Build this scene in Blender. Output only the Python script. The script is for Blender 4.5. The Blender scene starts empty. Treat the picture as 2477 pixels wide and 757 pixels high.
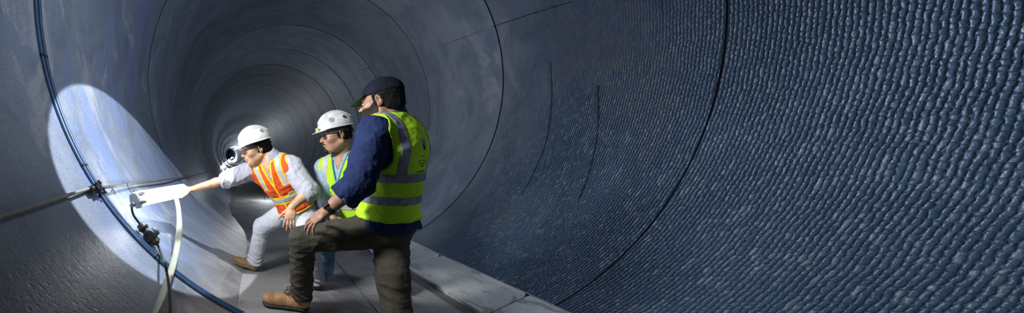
import bpy, math, random
import numpy as np
from mathutils import Vector, Matrix
random.seed(4)
SC = bpy.context.scene
COL = SC.collection
FPX = 700.0            # focal length in pixels of a 2477 px wide frame
U0, V0 = 568.0, 400.0  # where the tunnel's own direction meets the frame
CAMH = 1.05            # lens height above the concrete walkway

def P(u, v, Y):
    return np.array([(u-U0)/FPX*Y, Y, CAMH-(v-V0)/FPX*Y])

# ------------------------------------------------------------ helpers
def link(o, parent=None):
    COL.objects.link(o)
    if parent is not None: o.parent = parent
    return o
def tag(o, label=None, cat=None, group=None, kind=None):
    if label: o['label'] = label
    if cat: o['category'] = cat
    if group: o['group'] = group
    if kind: o['kind'] = kind
    return o
def mesh_obj(name, verts, faces, mat, parent=None, smooth=True, mi=None):
    me = bpy.data.meshes.new(name)
    verts = np.asarray(verts, dtype=np.float32)
    if isinstance(faces, np.ndarray) and faces.ndim == 2:
        n, k = faces.shape
        me.vertices.add(len(verts)); me.vertices.foreach_set('co', verts.ravel())
        me.loops.add(n*k); me.loops.foreach_set('vertex_index', faces.astype(np.int32).ravel())
        me.polygons.add(n); me.polygons.foreach_set('loop_start', np.arange(0, n*k, k, dtype=np.int32))
        me.polygons.foreach_set('loop_total', np.full(n, k, dtype=np.int32))
        me.update(calc_edges=True)
    else:
        me.from_pydata([tuple(map(float, v)) for v in verts], [], [tuple(f) for f in faces])
    for m in (mat if isinstance(mat, (list, tuple)) else [mat]): me.materials.append(m)
    if mi is not None: me.polygons.foreach_set('material_index', np.asarray(mi, dtype=np.int32))
    me.polygons.foreach_set('use_smooth', np.full(len(me.polygons), bool(smooth)))
    me.update()
    return link(bpy.data.objects.new(name, me), parent)
def nz(v):
    v = np.asarray(v, float); return v/np.linalg.norm(v)
def catmull(pts, n=10):
    pts = [np.asarray(p, float) for p in pts]
    out = []
    for i in range(len(pts)-1):
        p0 = pts[max(i-1, 0)]; p1 = pts[i]; p2 = pts[i+1]; p3 = pts[min(i+2, len(pts)-1)]
        for k in range(n):
            t = k/n
            out.append(.5*((2*p1)+(-p0+p2)*t+(2*p0-5*p1+4*p2-p3)*t*t+(-p0+3*p1-3*p2+p3)*t**3))
    out.append(pts[-1]); return out
class MB:
    def __init__(s): s.v = []; s.f = []
    def add(s, v, f):
        b = len(s.v); s.v += [tuple(map(float, q)) for q in v]; s.f += [tuple(b+i for i in q) for q in f]; return s
    def box(s, c, ex, ey, ez, bev=0.0):
        c = np.asarray(c, float); ex, ey, ez = map(lambda q: np.asarray(q, float), (ex, ey, ez))
        v = [c+a*ex+b*ey+d*ez for a in (-1, 1) for b in (-1, 1) for d in (-1, 1)]
        return s.add(v, [(0,1,3,2),(4,6,7,5),(0,4,5,1),(2,3,7,6),(0,2,6,4),(1,5,7,3)])
    def tube(s, pts, r, n=10, cap=True, up=None, flat=None):
        pts = [np.asarray(p, float) for p in pts]; m = len(pts)
        rs = r if hasattr(r, '__len__') else [r]*m
        v = []; f = []; prev = None
        for i, p in enumerate(pts):
            t = nz(pts[min(i+1, m-1)]-pts[max(i-1, 0)])
            if prev is None:
                a = np.array(up if up is not None else ((0,0,1) if abs(t[2]) < .9 else (1,0,0)), float)
            else: a = prev
            a = nz(a-t*a.dot(t)); prev = a; b = np.cross(t, a)
            for k in range(n):
                th = 2*math.pi*k/n
                v.append(p+rs[i]*(math.cos(th)*a*(flat or 1)+math.sin(th)*b))
        for i in range(m-1):
            for k in range(n):
                k2 = (k+1) % n
                f.append((i*n+k, i*n+k2, (i+1)*n+k2, (i+1)*n+k))
        if cap: f.append(tuple(range(n-1, -1, -1))); f.append(tuple((m-1)*n+k for k in range(n)))
        return s.add(v, f)
    def lathe(s, o, ax, prof, n=24):
        o = np.asarray(o, float); ax = nz(ax)
        a = nz(np.cross(ax, (0,0,1) if abs(ax[2]) < .9 else (1,0,0))); b = np.cross(ax, a)
        v = []; f = []
        for (h, r) in prof:
            for k in range(n):
                th = 2*math.pi*k/n; v.append(o+ax*h+r*(math.cos(th)*a+math.sin(th)*b))
        for i in range(len(prof)-1):
            for k in range(n):
                k2 = (k+1) % n; f.append((i*n+k, i*n+k2, (i+1)*n+k2, (i+1)*n+k))
        f.append(tuple(range(n-1, -1, -1))); f.append(tuple((len(prof)-1)*n+k for k in range(n)))
        return s.add(v, f)
    def build(s, name, mat, parent=None, smooth=True, bevel=0):
        o = mesh_obj(name, s.v, s.f, mat, parent, smooth)
        if bevel:
            m = o.modifiers.new('bevel', 'BEVEL'); m.width = bevel; m.segments = 3; m.limit_method = 'ANGLE'
        if smooth:
            for p in o.data.polygons:
                if len(p.vertices) > 8: p.use_smooth = False
        return o

# ------------------------------------------------------------ materials
class NT:
    def __init__(s, name):
        s.m = bpy.data.materials.new(name); s.m.use_nodes = True
        s.t = s.m.node_tree; s.b = s.t.nodes['Principled BSDF']; s.out = s.t.nodes['Material Output']
    def n(s, typ, **kw):
        q = s.t.nodes.new(typ)
        for k, v in kw.items():
            if k in q.inputs.keys() or (isinstance(k, str) and k.startswith('i_')):
                pass
            if hasattr(q, k) and k not in ('inputs',): setattr(q, k, v)
        return q
    def l(s, a, b): s.t.links.new(a, b)
    def math(s, op, a, b=None, c=None, clamp=False):
        q = s.t.nodes.new('ShaderNodeMath'); q.operation = op; q.use_clamp = clamp
        for i, x in enumerate((a, b, c)):
            if x is None: continue
            if isinstance(x, (int, float)): q.inputs[i].default_value = x
            else: s.l(x, q.inputs[i])
        return q.outputs[0]
    def sstep(s, x, a, b):
        q = s.t.nodes.new('ShaderNodeMapRange'); q.interpolation_type = 'SMOOTHSTEP'
        s.l(x, q.inputs[0]); q.inputs[1].default_value = a; q.inputs[2].default_value = b
        return q.outputs[0]
    def coord(s, kind='Object'):
        return s.t.nodes.new('ShaderNodeTexCoord').outputs[kind]
    def scale(s, vec, sc):
        q = s.t.nodes.new('ShaderNodeVectorMath'); q.operation = 'MULTIPLY'
        s.l(vec, q.inputs[0]); q.inputs[1].default_value = sc; return q.outputs[0]
    def noise(s, vec, sc, det=3, rough=.55, dist=0, out='Fac'):
        q = s.t.nodes.new('ShaderNodeTexNoise')
        if vec is not None: s.l(vec, q.inputs['Vector'])
        q.inputs['Scale'].default_value = sc; q.inputs['Detail'].default_value = det
        q.inputs['Roughness'].default_value = rough; q.inputs['Distortion'].default_value = dist
        return q.outputs[out]
    def ramp(s, x, stops):
        q = s.t.nodes.new('ShaderNodeValToRGB'); s.l(x, q.inputs[0]); e = q.color_ramp.elements
        while len(e) < len(stops): e.new(.5)
        for i, (p, c) in enumerate(stops):
            e[i].position = p; e[i].color = (*c, 1) if len(c) == 3 else c
        return q.outputs[0]
    def mix(s, f, a, b, mode='MIX'):
        q = s.t.nodes.new('ShaderNodeMix'); q.data_type = 'RGBA'; q.blend_type = mode
        for i, x in ((0, f), (6, a), (7, b)):
            if isinstance(x, (int, float)): q.inputs[i].default_value = x
            elif isinstance(x, tuple): q.inputs[i].default_value = (*x, 1)
            else: s.l(x, q.inputs[i])
        return q.outputs[2]
    def bump(s, h, dist, strength=1, nrm=None):
        q = s.t.nodes.new('ShaderNodeBump'); s.l(h, q.inputs['Height'])
        q.inputs['Distance'].default_value = dist; q.inputs['Strength'].default_value = strength
        if nrm is not None: s.l(nrm, q.inputs['Normal'])
        return q.outputs[0]
def simple(name, col, rough=.6, var=.12, nsc=12, metal=0, bsc=0, bd=.001, col2=None, coat=0, sheen=0, spec=None):
    t = NT(name); c = t.coord()
    col2 = col2 or tuple(x*(1-2*var) for x in col)
    nf = t.noise(c, nsc, 4)
    t.l(t.mix(t.sstep(nf, .3, .7), col2, tuple(min(1, x*(1+var*.5)) for x in col)), t.b.inputs['Base Color'])
    t.b.inputs['Roughness'].default_value = rough; t.b.inputs['Metallic'].default_value = metal
    if coat: t.b.inputs['Coat Weight'].default_value = coat
    if spec is not None: t.b.inputs['Specular IOR Level'].default_value = spec
    if bsc: t.l(t.bump(t.noise(c, bsc, 3), bd), t.b.inputs['Normal'])
    return t.m
def emis(name, col, st):
    t = NT(name); t.b.inputs['Base Color'].default_value = (.9,.9,.9,1)
    t.b.inputs['Emission Color'].default_value = (*col, 1); t.b.inputs['Emission Strength'].default_value = st
    return t.m
def fabric(name, col, var=.12, weave=900, fold=9, fd=.006, rough=.85, speck=None, stripes=None):
    t = NT(name); c = t.coord()
    nf = t.noise(c, 7, 4)
    base = t.mix(t.sstep(nf, .3, .7), tuple(x*(1-2*var) for x in col), col)
    if speck:
        sp = t.noise(t.scale(c, (1,1,1)), speck[1], 2)
        base = t.mix(t.sstep(sp, speck[2], speck[2]+.05), base, speck[0])
    if stripes:
        w = t.t.nodes.new('ShaderNodeTexWave'); w.bands_direction = 'DIAGONAL'; w.inputs['Scale'].default_value = stripes[1]
        w.inputs['Distortion'].default_value = .6
        t.l(c, w.inputs['Vector']); base = t.mix(t.math('MULTIPLY', w.outputs['Fac'], stripes[2]), base, stripes[0])
    t.l(base, t.b.inputs['Base Color']); t.b.inputs['Roughness'].default_value = rough
    t.b.inputs['Specular IOR Level'].default_value = .25
    n1 = t.noise(t.scale(c, (1, 1, .7)), fold*1.3, 3, .5, .3)
    b1 = t.bump(n1, fd*5, .8)
    b2 = t.bump(t.noise(c, weave*.25, 2), .0006, .5, b1)
    t.l(b2, t.b.inputs['Normal'])
    return t.m
# ------------------------------------------------------------ the tunnel
R = 2.575
_cy = [-8, 0, 2.1, 4.2, 5.8, 7.4, 9.15, 10.8, 16, 24, 36, 51, 75, 100, 150, 200]
_cx = [1.12, 1.16, 1.20, 1.32, 1.345, 1.35, 1.31, 1.29, 1.22, 1.03, .75, .36, -.05, -.95, -7.5, -28]
_cz = [2.285, 2.285, 2.285, 2.30, 2.17, 2.08, 2.12, 2.20, 2.36, 2.55, 2.9, 3.45, 4.1, 4.75, 7.2, 12]
_d = np.array(catmull(list(zip(_cy, _cx, _cz)), 12))
def CX(y): return np.interp(y, _d[:, 0], _d[:, 1])
def CZ(y): return np.interp(y, _d[:, 0], _d[:, 2])
FLOOR_DROP = 2.285
def FZ(y): return max(0.0, CZ(y)-FLOOR_DROP) if y > 12 else 0.0
def wall_at(y, a, off=0.0):
    """point on the lining; a = angle from the crown, positive to the right"""
    return np.array([CX(y)+(R-off)*math.sin(a), y, CZ(y)+(R-off)*math.cos(a)])
def wallpoint(u, v, off=0.0):
    d = P(u, v, 1.0)-np.array([0, 0, CAMH]); lo, hi = .3, 60.0
    for _ in range(50):
        m = (lo+hi)/2; q = np.array([0, 0, CAMH])+d*m
        if math.hypot(q[0]-CX(m), q[2]-CZ(m)) < R-off: lo = m
        else: hi = m
    return np.array([0, 0, CAMH])+d*lo

JOINT0 = 2.11
joints = [4.2+1.6*i for i in range(0, 115)]
def lining_material():
    t = NT('tunnel_lining')
    uv = t.t.nodes.new('ShaderNodeUVMap'); uv.uv_map = 'path'
    sep = t.t.nodes.new('ShaderNodeSeparateXYZ'); t.l(uv.outputs[0], sep.inputs[0])
    y, arc = sep.outputs[0], sep.outputs[1]
    vec = uv.outputs[0]
    big = t.noise(vec, .55, 5, .6, .6)
    med = t.noise(t.scale(vec, (1.4, .7, 1)), 1.6, 6, .65, 1.0)
    fine = t.noise(t.scale(vec, (2.2, 1, 1)), 9, 5, .7)
    grain = t.noise(vec, 60, 4, .7)
    # knobbly coating: right-hand side and vault of the nearest lining
    wob = t.math('MULTIPLY', t.math('SUBTRACT', t.noise(vec, 1.3, 4, .6), .5), 1.3)
    yk = t.math('ADD', y, wob)
    kn = t.math('MULTIPLY', t.sstep(arc, -.2, 1.1), t.math('MAXIMUM', t.math('MAXIMUM', t.sstep(yk, 2.9, 2.1), t.math('MULTIPLY', t.sstep(t.math('ADD', arc, wob), 3.9, 4.8), t.sstep(yk, 5.0, 3.9))), t.math('MULTIPLY', t.sstep(yk, 4.2, 2.9), .28)))
    # colours
    grey = t.mix(t.sstep(med, .35, .65), (.175, .215, .285), (.265, .305, .375))
    streak = t.noise(t.scale(vec, (1.0, .35, 1)), 3.2, 6, .7, 1.4)
    bluem = t.math('MULTIPLY', t.sstep(streak, .47, .56), t.math('MULTIPLY', t.math('MULTIPLY', t.sstep(y, 5.6, 3.4), t.sstep(y, 1.5, 2.2)), t.sstep(arc, -.3, -1.6)))
    c1 = t.mix(t.math('MULTIPLY', bluem, .8), grey, (.20, .27, .46))
    pale = t.math('MULTIPLY', t.sstep(t.noise(t.scale(vec, (1, .4, 1)), 2.1, 6, .7, 1.0), .56, .63), t.sstep(y, 7, 3.4))
    c1 = t.mix(t.math('MULTIPLY', pale, .55), c1, (.46, .47, .50))
    # pale lime dust near the invert
    lowm = t.math('SUBTRACT', t.math('MULTIPLY', t.sstep(arc, -6.0, -6.9), 1.9), t.math('MULTIPLY', t.sstep(fine, .25, .7), .9), clamp=True)
    c1 = t.mix(lowm, c1, t.mix(t.sstep(med, .36, .62), (.20, .195, .19), (.33, .32, .31)))
    # relief: columns of knobs running round the bore
    jit = t.noise(t.scale(vec, (1.2, 2.2, 1)), 1.7, 3, .5)
    j2 = t.noise(t.scale(vec, (1, .55, 1)), 38, 2, .5)
    yy = t.math('ADD', t.math('DIVIDE', y, .0208), t.math('ADD', t.math('MULTIPLY', t.math('SUBTRACT', jit, .5), 1.3), t.math('MULTIPLY', t.math('SUBTRACT', j2, .5), .85)))
    cid = t.math('FLOOR', yy)
    w1 = t.t.nodes.new('ShaderNodeTexWhiteNoise'); w1.noise_dimensions = '1D'; t.l(cid, w1.inputs['W'])
    cv = t.t.nodes.new('ShaderNodeCombineXYZ'); t.l(t.math('MULTIPLY', cid, 7.31), cv.inputs[0]); t.l(t.math('DIVIDE', arc, .13), cv.inputs[1])
    al = t.noise(cv.outputs[0], 1.0, 2, .5)
    aa = t.math('ADD', t.math('ADD', t.math('DIVIDE', arc, .047), t.math('MULTIPLY', w1.outputs['Value'], 5.0)), t.math('MULTIPLY', al, 3.2))
    fx = t.math('MULTIPLY', t.math('SUBTRACT', t.math('FRACT', yy), .5), 2.05)
    fz = t.math('MULTIPLY', t.math('SUBTRACT', t.math('FRACT', aa), .5), 2.0)
    fx2 = t.math('MULTIPLY', fx, fx); fz4 = t.math('POWER', t.math('ABSOLUTE', fz), 3.4)
    bead = t.math('SQRT', t.math('MAXIMUM', t.math('SUBTRACT', t.math('SUBTRACT', 1.0, fx2), t.math('MULTIPLY', fz4, .72)), 0.0))
    w2 = t.t.nodes.new('ShaderNodeTexWhiteNoise'); w2.noise_dimensions = '2D'
    c2 = t.t.nodes.new('ShaderNodeCombineXYZ'); t.l(cid, c2.inputs[0]); t.l(t.math('FLOOR', aa), c2.inputs[1]); t.l(c2.outputs[0], w2.inputs['Vector'])
    h = t.math('MULTIPLY', bead, t.math('MULTIPLY_ADD', w2.outputs['Value'], .45, .6))
    h = t.math('ADD', h, t.math('MULTIPLY', t.noise(vec, 75, 3, .6), .30))
    h = t.math('MULTIPLY', h, kn)
    kb = t.mix(t.sstep(med, .3, .7), (.038, .074, .128), (.066, .110, .178))
    kb = t.mix(t.math('MULTIPLY', w2.outputs['Value'], .35), kb, (.13, .19, .27))
    kb = t.mix(t.math('MULTIPLY', t.sstep(t.noise(vec, 22, 3, .6), .62, .72), .45), kb, (.20, .25, .33))
    brown = t.math('MULTIPLY', t.sstep(t.noise(t.scale(vec, (1, .5, 1)), 1.1, 6, .7, .8), .50, .64), t.sstep(y, 2.0, 3.0))
    kb = t.mix(t.math('MULTIPLY', brown, .6), kb, (.125, .115, .125))
    palebead = t.math('MULTIPLY', t.sstep(w2.outputs['Value'], .80, .97), t.math('MULTIPLY', kn, t.math('MULTIPLY_ADD', t.sstep(arc, 3.8, 5.4), .38, .10)))
    kb = t.mix(palebead, kb, (.22, .25, .31))
    flake = t.math('MULTIPLY', t.sstep(t.noise(t.scale(vec, (1, .45, 1)), 13, 5, .7), .60, .68), t.math('MULTIPLY', t.sstep(big, .45, .62), t.sstep(y, 2.2, 3.0)))
    kb = t.mix(t.math('MULTIPLY', flake, .4), kb, (.27, .26, .27))
    yr = t.math('ADD', y, t.math('MULTIPLY', wob, 1.0))
    bl = t.math('MULTIPLY', t.sstep(arc, -.6, 1.2), t.sstep(yr, 5.0, 3.1))
    col = t.mix(bl, c1, kb)
    # staining by ring
    fl = t.math('FLOOR', t.math('DIVIDE', t.math('SUBTRACT', y, 4.2), 1.6))
    wn = t.t.nodes.new('ShaderNodeTexWhiteNoise'); wn.noise_dimensions = '1D'; t.l(fl, wn.inputs['W'])
    ringv = t.math('MULTIPLY_ADD', wn.outputs['Value'], .36, .82)
    rv = t.t.nodes.new('ShaderNodeCombineColor')
    for i in range(3): t.l(ringv, rv.inputs[i])
    col = t.mix(1.0, col, rv.outputs[0], 'MULTIPLY')
    g2 = t.mix(t.sstep(grain, .3, .7), (.80, .80, .80), (1.1, 1.1, 1.1))
    col = t.mix(1.0, col, g2, 'MULTIPLY')
    t.l(col, t.b.inputs['Base Color'])
    rg = t.math('MULTIPLY_ADD', fine, .3, .28)
    rg = t.math('SUBTRACT', rg, t.math('MULTIPLY', kn, .10))
    t.l(rg, t.b.inputs['Roughness'])
    # dimples on the left sheet: rows of small raised studs
    dv = t.t.nodes.new('ShaderNodeTexVoronoi'); dv.inputs['Scale'].default_value = 1.0; dv.inputs['Randomness'].default_value = .35
    dc = t.t.nodes.new('ShaderNodeCombineXYZ')
    t.l(t.math('DIVIDE', y, .034), dc.inputs[0]); t.l(t.math('DIVIDE', t.math('MULTIPLY_ADD', y, .5, arc), .05), dc.inputs[1])
    t.l(dc.outputs[0], dv.inputs['Vector'])
    dm = t.math('MULTIPLY', t.sstep(dv.outputs['Distance'], .30, .08), t.math('MULTIPLY', t.sstep(arc, .6, -.8), t.sstep(y, 4.0, 2.4)))
    b1 = t.bump(h, .0115, 1.0)
    b2 = t.bump(dm, .002, .6, b1)
    b3 = t.bump(t.math('ADD', grain, t.math('MULTIPLY', fine, 1.5)), .0035, .55, b2)
    t.l(b3, t.b.inputs['Normal'])
    return t.m
M_LIN = lining_material()
M_GASK = simple('joint_seal', (.010, .013, .020), .95, spec=.05)

def build_lining():
    ys = [(-8.0, 0, 0)]
    def seg(a, b, n): return [(a+(b-a)*i/n, 0, 0) for i in range(1, n)]
    ys += seg(-8, JOINT0-.02, 30)
    last = None
    def joint(y, w):
        if y > 12:   # collars added at farther ring ends, shaped to catch bright edge lines
            c = .013; e = .10+w
            return [(y-w-e*1.5, 0, 0), (y-w-e, 0, 0), (y-w-e*.4, -c, 0), (y-w, -c, 0), (y-w*.9, .02, 1), (y+w*.9, .02, 1), (y+w, 0, 0), (y+w*1.3, 0, 0), (y+w*1.9, 0, 0)]
        return [(y-w*1.9, 0, 0), (y-w*1.25, 0, 0), (y-w, 0, 0), (y-w*.8, .010, 1), (y+w*.8, .010, 1), (y+w, 0, 0), (y+w*1.25, 0, 0), (y+w*1.9, 0, 0)]
    ys += joint(JOINT0, .006); prev = JOINT0+.0115
    for i, j in enumerate(joints):
        w = min(.09, .010+.0062*(j-4.2))
        ys += seg(prev, j-w*1.9-(.2+w*.8 if j > 12 else 0), 10 if j < 20 else (4 if j < 60 else 3))
        ys += joint(j, w); prev = j+w*1.9
    NA = 288
    A = np.linspace(-math.pi, math.pi, NA+1)
    V = np.zeros((len(ys), NA+1, 3)); UV = np.zeros((len(ys), NA+1, 2))
    for i, (y, dr, _) in enumerate(ys):
        # each ring tapers a little, so its far edge stands proud of the next one
        lip = 0
        if y > 4.2:
            fr = ((y-4.2) % 1.6)/1.6; lip = .022*fr
        tilt = .11*np.sin(A)*max(0, 1-abs(y-JOINT0)/1.4)   # the first joint is cut slightly askew
        V[i, :, 0] = CX(y)+(R+dr-lip)*np.sin(A)
        V[i, :, 1] = y+tilt
        V[i, :, 2] = CZ(y)+(R+dr-lip)*np.cos(A)
        UV[i, :, 0] = y+tilt; UV[i, :, 1] = A*R
    idx = np.arange(len(ys)*(NA+1)).reshape(len(ys), NA+1)
    F = np.stack([idx[:-1, :-1], idx[:-1, 1:], idx[1:, 1:], idx[1:, :-1]], -1).reshape(-1, 4)
    mi = np.zeros((len(ys)-1, NA), int)
    for i in range(len(ys)-1):
        if ys[i][2] == 1 or ys[i+1][2] == 1: mi[i, :] = 1
    o = mesh_obj('wall_round', V.reshape(-1, 3), F, [M_LIN, M_GASK], smooth=True, mi=mi.ravel())
    ul = o.data.uv_layers.new(name='path')
    ul.data.foreach_set('uv', UV.reshape(-1, 2)[F.ravel()].astype(np.float32).ravel())
    tag(o, kind='structure')
build_lining()

# long seam between liner sheets, high on the right
def seam(name, pts, r):
    tag(MB().tube(catmull([wallpoint(u, v, .002) for u, v in pts], 8), r, 6).build(name, M_GASK), kind='structure')
seam('trim_1', [(1385, 3), (1290, 32), (1190, 65)], .0035)
seam('trim_5', [(1331, 150), (1335, 240), (1322, 340), (1288, 425), (1262, 470)], .003)
seam('trim_6', [(1447, 205), (1447, 310), (1428, 410), (1398, 490)], .003)
M_SEAM = simple('liner_weld', (.20, .21, .23), .5)
tag(MB().tube(catmull([wallpoint(u, v, .0) for u, v in [(1190, 65), (1010, 131)]], 8), .006, 6).build('trim_2', M_SEAM), kind='structure')
tag(MB().tube(catmull([wallpoint(u, v, .0) for u, v in [(1006, 132), (822, 184)]], 8), .006, 6).build('trim_3', M_SEAM), kind='structure')

# ------------------------------------------------------------ walkway
def concrete(name, a, b, dark, rough=.75):
    t = NT(name); c = t.coord()
    n1 = t.noise(c, 1.1, 6, .62, .8); n2 = t.noise(c, 7, 6, .7, .3); n3 = t.noise(c, 90, 3, .7)
    col = t.mix(t.sstep(n1, .36, .62), a, b)
    col = t.mix(t.math('MULTIPLY', t.sstep(n2, .56, .66), .45), col, dark)
    wet = t.sstep(t.noise(t.scale(c, (1.2, .8, 1)), 1.7, 5, .6, 1.6), .56, .61)
    col = t.mix(t.math('MULTIPLY', wet, .62), col, dark)
    col = t.mix(1.0, col, t.mix(n3, (.78,.78,.78), (1.15,1.15,1.15)), 'MULTIPLY')
    t.l(col, t.b.inputs['Base Color']); t.b.inputs['Roughness'].default_value = rough
    t.l(t.bump(t.math('ADD', t.math('MULTIPLY', n2, 1.2), t.math('MULTIPLY', n3, .25)), .012, .6), t.b.inputs['Normal'])
    return t.m
M_CON = concrete('pale_concrete', (.50, .50, .49), (.66, .655, .63), (.19, .18, .165))
M_CON2 = concrete('dusty_concrete', (.20, .195, .19), (.33, .32, .31), (.11, .105, .10))
M_GRIT = concrete('wet_grit', (.09, .08, .07), (.16, .15, .13), (.04, .038, .035), .5)
def edge_x(y, side):
    z = FZ(y); dz = CZ(y)-z
    return CX(y)+side*math.sqrt(max(0, (R-.006)**2-dz*dz))
def slab_strip(name, xa, xb, y0, y1, z, mat, ny=12, nx=6, th=.03, wob=.0):
    """slab with thickness; xa, xb are functions of y"""
    v = []; f = []
    rnd = random.Random(int(y0*100)+7)
    for i in range(ny+1):
        y = y0+(y1-y0)*i/ny
        for j in range(nx+1):
            x = xa(y)+(xb(y)-xa(y))*j/nx
            yy = y+wob*(x-xa(y))
            v.append((x+(rnd.uniform(-1, 1)*.006 if j in (0,) else 0), yy, FZ(y)+z))
    m = nx+1
    for i in range(ny):
        for j in range(nx): f.append((i*m+j, i*m+j+1, (i+1)*m+j+1, (i+1)*m+j))
    b = len(v); v += [(p[0], p[1], p[2]-th) for p in v[:b]]
    ring = [j for j in range(nx+1)]+[i*m+nx for i in range(1, ny+1)]+[ny*m+j for j in range(nx-1, -1, -1)]+[i*m for i in range(ny-1, 0, -1)]
    for k in range(len(ring)):
        a, c = ring[k], ring[(k+1) % len(ring)]; f.append((a, b+a, b+c, c))
    o = mesh_obj(name, v, f, mat, smooth=False)
    return tag(o, kind='structure')
slab_strip('floor', lambda y: edge_x(y, -1), lambda y: edge_x(y, 1), -6, 40, -.022, M_GRIT, ny=260, nx=10, th=.05)
MIDX = lambda y: 1.02+.075*(y-2)         # ragged joint between the two walkway pours
slab_strip('floor_left', lambda y: edge_x(y, -1)-.05, lambda y: MIDX(y)-.006, -4, 38, -.002, M_CON2, ny=260, nx=8, th=.02)
slab_strip('floor_centre', lambda y: MIDX(y)+.006, lambda y: 1.63, -4, 11, -.004, M_CON2, ny=60, nx=6, th=.02)
ycuts = [(-2.6, .5), (.45, 2.02), (2.06, 3.02), (3.08, 4.9), (4.94, 6.7), (6.74, 8.4)]
for i, (a, b) in enumerate(ycuts):
    slab_strip('floor_slab', lambda y: 1.76 if y > 2.05 else 1.76+.0*(y), lambda y: edge_x(min(y+.5, 9), 1)-.012, a, b, .006, M_CON, ny=14, nx=6, th=.03, wob=.5)
# lime rim where the slabs meet the lining
rim = [np.array([edge_x(y, 1)-.004+.006*math.sin(y*9), y, FZ(y)+.006]) for y in np.linspace(.8, 4.2, 60)]
tag(MB().tube(rim, .007, 6).build('trim_4', simple('lime_crust', (.5, .49, .47), .8, bsc=60, bd=.004)), kind='structure')

# ------------------------------------------------------------ things on the left side
M_BLACK = simple('black_rubber', (.015, .016, .018), .45)
M_BLUEC = simple('blue_cable_sheath', (.03, .075, .16), .38)
M_STEEL = simple('galvanised_steel', (.35, .36, .38), .35, metal=.8)
M_DKST = simple('oily_steel', (.05, .05, .055), .4, metal=.6)
def arcpts(yj, a0, a1, off, n=90):
    out = []
    for i in range(n+1):
        a = a0+(a1-a0)*i/n
        y = yj+.11*math.sin(a)
        out.append(wall_at(y, a, off))
    return out
D = math.radians
for k, (dy, lab) in enumerate([(-.020, 'dark blue cable round the bore, the one nearer the camera of the pair'), (.016, 'dark blue cable round the bore, the one farther from the camera of the pair')]):
    o = MB().tube(arcpts(JOINT0+dy, D(-176), D(-22), .014), .0125, 10).build('power_cable', M_BLUEC)
    tag(o, lab, 'cable', 'pair of blue cables round the bore')
    for a in (-60, -84, -101, -119, -137):
        p = wall_at(JOINT0+dy+.11*math.sin(D(a)), D(a), .014); q = wall_at(JOINT0+dy+.11*math.sin(D(a+.35)), D(a+.35), .014)
        MB().tube([p, q], .0155, 10).build('cable_tie', M_BLACK, o)

def rope_mat():
    t = NT('twisted_rope'); c = t.coord('UV')
    t.l(t.mix(t.noise(t.coord(), 40, 3), (.20, .19, .17), (.42, .40, .35)), t.b.inputs['Base Color']); t.b.inputs['Roughness'].default_value = .8
    return t.m
M_ROPE = rope_mat()
def rope(pts, r, strands=3, pitch=.05, dens=90):
    pts = catmull(pts, dens); mb = MB(); s = 0; acc = [0]
    for i in range(1, len(pts)): acc.append(acc[-1]+np.linalg.norm(pts[i]-pts[i-1]))
    for k in range(strands):
        q = []
        for i, p in enumerate(pts):
            t = nz(pts[min(i+1, len(pts)-1)]-pts[max(i-1, 0)]); a = nz(np.cross(t, (0, 0, 1))); b = np.cross(t, a)
            th = 2*math.pi*(acc[i]/pitch+k/strands); q.append(p+r*.5*(math.cos(th)*a+math.sin(th)*b))
        mb.tube(q, r*.56, 6)
    return mb
clampc = wallpoint(234, 455, .055)
o = rope([wallpoint(-200, 580, .03), wallpoint(-60, 543, .035), wallpoint(0, 525, .04), wallpoint(110, 489, .05), clampc+np.array([-.03, -.03, .0])], .0105).build('guide_rope', M_ROPE)
tag(o, 'grey twisted guide rope running from the left frame edge to the black clamp', 'rope')
pts = [clampc+np.array([.02, .03, 0]), wallpoint(330, 443, .05), wallpoint(415, 432, .05), wallpoint(470, 424, .06), wallpoint(505, 415, .08), P(528, 409, 17)]
o = MB().tube(catmull(pts, 14), [.011+.0*i for i in range(len(pts)*14-13)], 8).build('guide_cable', simple('taut_cable', (.13, .13, .125), .6, bsc=60, bd=.004))
tag(o, 'thin dark taut cable running from the black clamp along the wall to the far lamps', 'cable')

# clamp
def clamp():
    t = bpy.data.objects.new('rope_clamp', None); link(t)
    tag(t, 'black bolted clamp gripping the rope over the two blue cables', 'clamp')
    c = clampc; ax = nz(pts[1]-c); n = nz(np.array([CX(2.1), 2.1, CZ(2.1)])-wallpoint(234, 455)); n = nz(n-ax*n.dot(ax)); w = np.cross(ax, n)
    MB().box(c-n*.02, ax*.045, n*.009, w*.028).build('base_plate', M_DKST, t, False, .003)
    MB().box(c+n*.018, ax*.028, n*.008, w*.026).build('saddle', M_DKST, t, False, .003)
    for sx in (-1, 1):
        for sw in (-1, 1):
            b = c+ax*.026*sx+w*.022*sw
            m = MB().lathe(b-n*.028, n, [(0, .005), (.062, .005)], 8).lathe(b+n*.022, n, [(0, .009), (.009, .009)], 6)
            m.build('bolt', M_BLACK, t, False)
    b = c+ax*.05+n*.012
    MB().tube([b-w*.05, b+w*.05], .006, 8).lathe(b-w*.05, w, [(0, .010), (.012, .010)], 10).lathe(b+w*.04, w, [(0, .010), (.012, .010)], 10).build('wing_handle', M_BLACK, t)
    b = c-ax*.055
    MB().lathe(b-w*.012+n*.004, w, [(0, .013), (.004, .016), (.02, .016), (.026, .012)], 12).build('shackle', M_DKST, t)
clamp()
# little wire twists hanging from the cable
w0 = P(262, 452, 2.16)
ang = np.linspace(0, 2*math.pi*1.1, 22)
lp = [w0+np.array([.022*math.cos(a)-.0, .004*a, .022*math.sin(a)-.018]) for a in ang]+[w0+np.array([.045, .02, -.06])]
tag(MB().tube(lp, .0025, 6).build('tie_wire', M_BLACK), 'small black loop of tie wire hanging beside the clamp', 'wire')

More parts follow.
